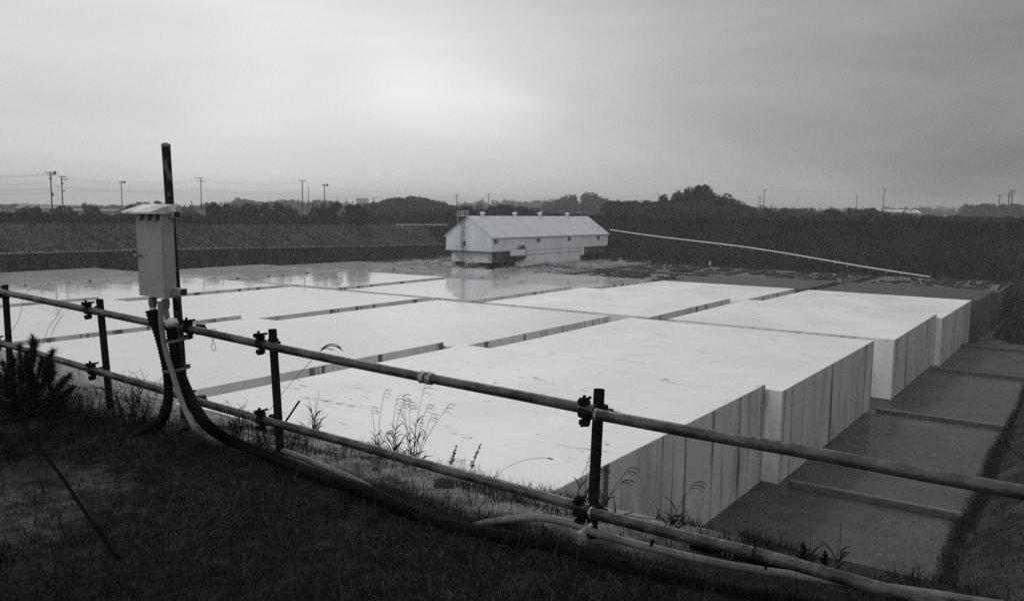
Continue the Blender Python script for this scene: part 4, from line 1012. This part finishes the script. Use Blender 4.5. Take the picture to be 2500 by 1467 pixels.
def twig(px0, n, h, seed, lab, spread=.16, yy=3.35, base_py=1060):
    rs = random.Random(seed); q = onground(px0, base_py); t = empty('leafless_bush', q, 0, lab, 'bush', 'leafless bushes at the railing'); b = MB()
    for i in range(n):
        a = rs.uniform(0, 6.28); l = h * rs.uniform(.5, 1); p = Vector((rs.uniform(-.06, .06), rs.uniform(-.04, .04), -.02)); pts = [p]; d = Vector((math.cos(a) * spread * 2, math.sin(a) * spread, 1)).normalized()
        for k in range(7):
            d = (d + Vector((rs.uniform(-.3, .3), rs.uniform(-.2, .2), rs.uniform(-.12, .05)))).normalized(); p = p + d * l / 7; pts.append(p)
            if k > 1:
                e = p + Vector((rs.uniform(-1, 1), rs.uniform(-.6, .6), rs.uniform(.1, .9))).normalized() * l * .3; b.tube([p, (p + e) / 2 + Vector((0, 0, .01)), e], .0012, 4)
        b.tube(pts, .002, 5, rad=[.003 - .0022 * k / 7 for k in range(8)])
    b.build('stem', M['stalk'], t)
twig(335, 26, .36, 1, 'tangled leafless bush in front of the bright block between second post and cabinet', base_py=1040)
twig(290, 14, .26, 6, 'small leafless bush just right of the second post foot', base_py=1020)
twig(575, 24, .30, 2, 'tangled leafless bush between the cabinet post and the third post', base_py=1090)
twig(640, 20, .24, 3, 'low leafless bush touching the third post foot', base_py=1105)
twig(720, 10, .2, 4, 'small leafless bush just right of the third post foot', base_py=1110)

def leafblade(b, p, d, l, w, droop):
    pts = []; pos = Vector(p); d = Vector(d).normalized(); sd_ = d.cross(Vector((0, 1, .1))).normalized(); V = []
    for k in range(6):
        t = k / 5; ww = w * math.sin(math.pi * min(1, .15 + .85 * t)) if t < 1 else 0
        V += [pos - sd_ * ww, pos + sd_ * ww]; pos = pos + d * l / 5; d = (d + Vector((0, 0, -droop / 5))).normalized()
    b.add(V, [(2 * k, 2 * k + 1, 2 * k + 3, 2 * k + 2) for k in range(5)])
def reed(px, base_py, tips, lab, tuft=8, plume=1):
    q = onground(px, base_py); Yq = q.y
    t = empty('reed_clump', q, 0, lab, 'reed clump', 'reed clumps behind the railing'); bs = MB(); bl = MB(); bp = MB()
    for (bx, tx, ty, bend) in tips:
        B = onY(bx, base_py, Yq) - q; T = onY(tx, ty, Yq) - q; mid = (B + T) / 2 + Vector((-bend * .02, 0, .0)); pts = spline([B, mid, T], 8); bs.tube(pts, .0018, 5, rad=[.0024 - .0016 * i / len(pts) for i in range(len(pts))])
        for k in range(3):
            f = random.uniform(.08, .55); p = pts[int(f * (len(pts) - 1))]; s_ = random.choice((-1, 1)); leafblade(bl, p, (s_ * .45, random.uniform(-.2, .2), 1), random.uniform(.06, .14), .0035, 1.1 + random.random())
        if plume and random.random() < .9:
            s_ = 1 if bend >= 0 else -1
            for k in range(5):
                d = Vector((.55 * s_ + random.uniform(-.15, .15), random.uniform(-.1, .1), .55)).normalized(); p = pts[-1 - k // 2]; pp_ = [p]
                for j in range(6): p = p + d * .012; d = (d + Vector((.05 * s_, 0, -.24))).normalized(); pp_.append(p)
                bp.tube(pp_, .0013, 4)
    for k in range(tuft): leafblade(bl, Vector((random.uniform(-.05, .05), 0, -.01)), (random.uniform(-.9, .9), random.uniform(-.3, .3), 1), random.uniform(.08, .2), .004, 1.5)
    bs.build('stem', M['stalk'], t); bl.build('leaf', M['stalk'], t)
    if plume and bp.v: bp.build('plume', M['stalk'], t)
reed(925, 1100, ((920, 908, 998, 0), (925, 938, 955, 1), (928, 944, 1055, 0)), 'sparse reeds left of the tall reed clump, above the lower rail')
reed(963, 1106, ((962, 969, 969, 1), (963, 982, 985, 1), (966, 944, 1060, 0)), 'two thin drooping reeds between the sparse reeds and the tall clump')
reed(1012, 1126, ((1000, 985, 968, 0), (1003, 999, 985, 0), (1010, 1036, 940, 1), (1008, 1015, 1028, 0), (1014, 1042, 992, 1), (1016, 1092, 992, 1), (1016, 1051, 1016, 0), (1004, 984, 1010, -1)), 'tallest reed clump with drooping plumes, in front of the near block')
reed(765, 1056, ((765, 779, 955, 0), (768, 770, 968, 0), (762, 752, 966, -1), (772, 800, 1012, 1), (768, 782, 1000, 0)), 'thin grass clump right of the third post', plume=0)
reed(1500, 1268, ((1455, 1462, 1150, 1), (1470, 1530, 1147, 1), (1462, 1520, 1175, 1), (1425, 1432, 1140, 0), (1405, 1440, 1110, 1)), 'thin reeds round the foot of the fourth post', tuft=4)
reed(1640, 1305, ((1638, 1692, 1180, 1), (1650, 1680, 1255, 1), (1630, 1640, 1260, 0)), 'thin grass clump against the stained face of the near block', tuft=3)
# one long arching stalk
b = MB(); A = onground(640, 1040); Yq = A.y
b.tube(spline([onY(x, y, Yq) for x, y in ((636, 1030), (668, 988), (705, 940), (748, 893), (782, 856), (800, 845), (818, 845), (838, 856))], 8), .002, 5)
q = onY(790, 850, Yq)
for (pts_) in (((782, 856), (795, 849), (808, 852), (814, 853)), ((785, 853), (803, 843), (824, 846), (836, 855)), ((784, 852), (800, 841), (818, 840), (832, 848))): b.tube(spline([onY(x, y, Yq) for x, y in pts_], 5), .0035, 5)
tag(b.build('grass_stalk', M['stalk']), 'single long arching grass stalk crossing the upper rail right of the third post', 'grass stalk')
b = MB(); b.tube(spline([onY(x, y, 3.9) for x, y in ((1205, 1168), (1235, 1142), (1275, 1124), (1320, 1117), (1340, 1118))], 8), .0012, 4); b.tube([onY(1338, 1117, 3.9), onY(1349, 1120, 3.9)], .004, 5)
tag(b.build('grass_stalk', M['stalk']), 'thin arching grass stalk over the near block corner with a seed head', 'grass stalk')
b = MB(); b.tube(spline([onY(x, y, 3.5) for x, y in ((10, 830), (45, 780), (60, 720), (80, 702), (98, 705))], 8), .0016, 4); b.tube(spline([onY(x, y, 3.5) for x, y in ((105, 840), (118, 800), (140, 770), (148, 752))], 8), .0016, 4); b.tube(spline([onY(x, y, 3.5) for x, y in ((120, 840), (133, 800), (155, 765))], 8), .0016, 4)
tag(b.build('grass_stalk', M['stalk']), 'few thin grass stalks rising above the pine shrub at the left edge', 'grass stalk')
# two leafy mugwort sprigs
def sprig(px, base, tip, lab, n=70, w=.03):
    q = onground(px, base); t = empty('leafy_sprig', q, 0, lab, 'leafy plant', 'leafy plants at the muddy edge'); T = onY(tip[0], tip[1], q.y) - q; b = MB(); b.tube([Vector((0, 0, -.02)), T * .5 + Vector((.004, 0, 0)), T], .002, 5); b.build('stem', M['stalk'], t)
    lf = MB()
    for i in range(n):
        f = random.uniform(.25, 1); p = T * f; ww = w * (1.15 - f); leafblade(lf, p, (random.uniform(-1, 1), random.uniform(-1, 1), random.uniform(.3, 1.2)), random.uniform(.4, 1) * ww, .003, .8)
    lf.build('leaf', M['stalk'], t)
sprig(1095, 1150, (1115, 1086), 'leafy dark sprig above the lower rail, the left one of two', w=.045)
sprig(1142, 1160, (1174, 1082), 'leafy dark sprig above the lower rail, the right one of two', w=.04)
sprig(1965, 1395, (1960, 1325), 'dark leafy weed behind the lower rail near the pit edge, left one', w=.08)
sprig(2010, 1400, (2015, 1345), 'dark leafy weed behind the lower rail near the pit edge, right one', w=.07)
reed(2050, 1400, ((2050, 2052, 1270, 0), (2040, 2046, 1330, 0), (1975, 1980, 1290, 0)), 'thin bare stalks standing between the two leafy weeds at the pit edge', tuft=0, plume=0)

# young pine at the left edge
base = onground(60, 1010)
pine = empty('young_pine', base, 0, 'bushy young pine with upright needle tufts behind the railing at the left edge', 'pine')
b = MB(); tips = []
for (tx, ty) in ((48, 832), (80, 812), (88, 822), (130, 846), (121, 862), (172, 905), (158, 918), (28, 856), (6, 874), (64, 852), (103, 866), (180, 936), (-12, 900)):
    T = onY(tx, ty + 10, base.y + random.uniform(-.12, .15)) - base; mid = T * .55 + Vector((0, 0, -.05)); b.tube(spline([Vector((0, 0, -.03)), mid, T], 5), .006, 6); tips.append((mid.lerp(T, .35), T, 1))
for k in range(46):
    tx = random.uniform(-30, 150); ty = random.uniform(870, 990) + max(0, tx - 90) * .4
    T = onY(tx, ty, base.y + random.uniform(-.15, .2)) - base; d = Vector((random.uniform(-.4, .6), random.uniform(-.4, .4), 1)).normalized(); tips.append((T - d * .09, T, .9)); b.tube([T * .2, T * .6 + Vector((0, 0, -.03)), T - d * .09, T], .004, 5)
b.build('trunk', M['stalk'], pine)
V = []; Q = []
for (mid, T, sc_) in tips:
    d = (T - mid).normalized(); d = (d + Vector((0, 0, .8))).normalized()
    for i in range(560):
        f = random.random() ** .9; p = mid.lerp(T, f); a = Vector((random.gauss(0, 1), random.gauss(0, 1), random.gauss(0, 1))).normalized(); n_ = (d * .75 + a).normalized(); l = random.uniform(.022, .048) * sc_
        s_ = n_.orthogonal().normalized() * .0012; k = len(V); e = p + n_ * l
        V += [p - s_, p + s_, e + s_ * .3, e - s_ * .3]; Q.append((k, k + 1, k + 2, k + 3))
big_mesh('crown', V, Q, M['stalk'], pine)

# ------------------------------------------------------------------ haze over the whole place
hz = MB(); hz.box(-2900, 2900, -1200, 5400, -14, 60); h = hz.build('haze', bpy.data.materials.new('haze_air')); tag(h, 'thin damp haze over the whole site', kind='stuff')
hm = h.data.materials[0]; hm.use_nodes = True; ht = hm.node_tree; ht.nodes.clear()
pv = ht.nodes.new('ShaderNodeVolumePrincipled'); ho = ht.nodes.new('ShaderNodeOutputMaterial'); ht.links.new(pv.outputs[0], ho.inputs['Volume'])
pv.inputs['Color'].default_value = (.9, .92, .94, 1); pv.inputs['Density'].default_value = .00040; pv.inputs['Anisotropy'].default_value = .2
hm.cycles.homogeneous_volume = True if hasattr(hm.cycles, 'homogeneous_volume') else False
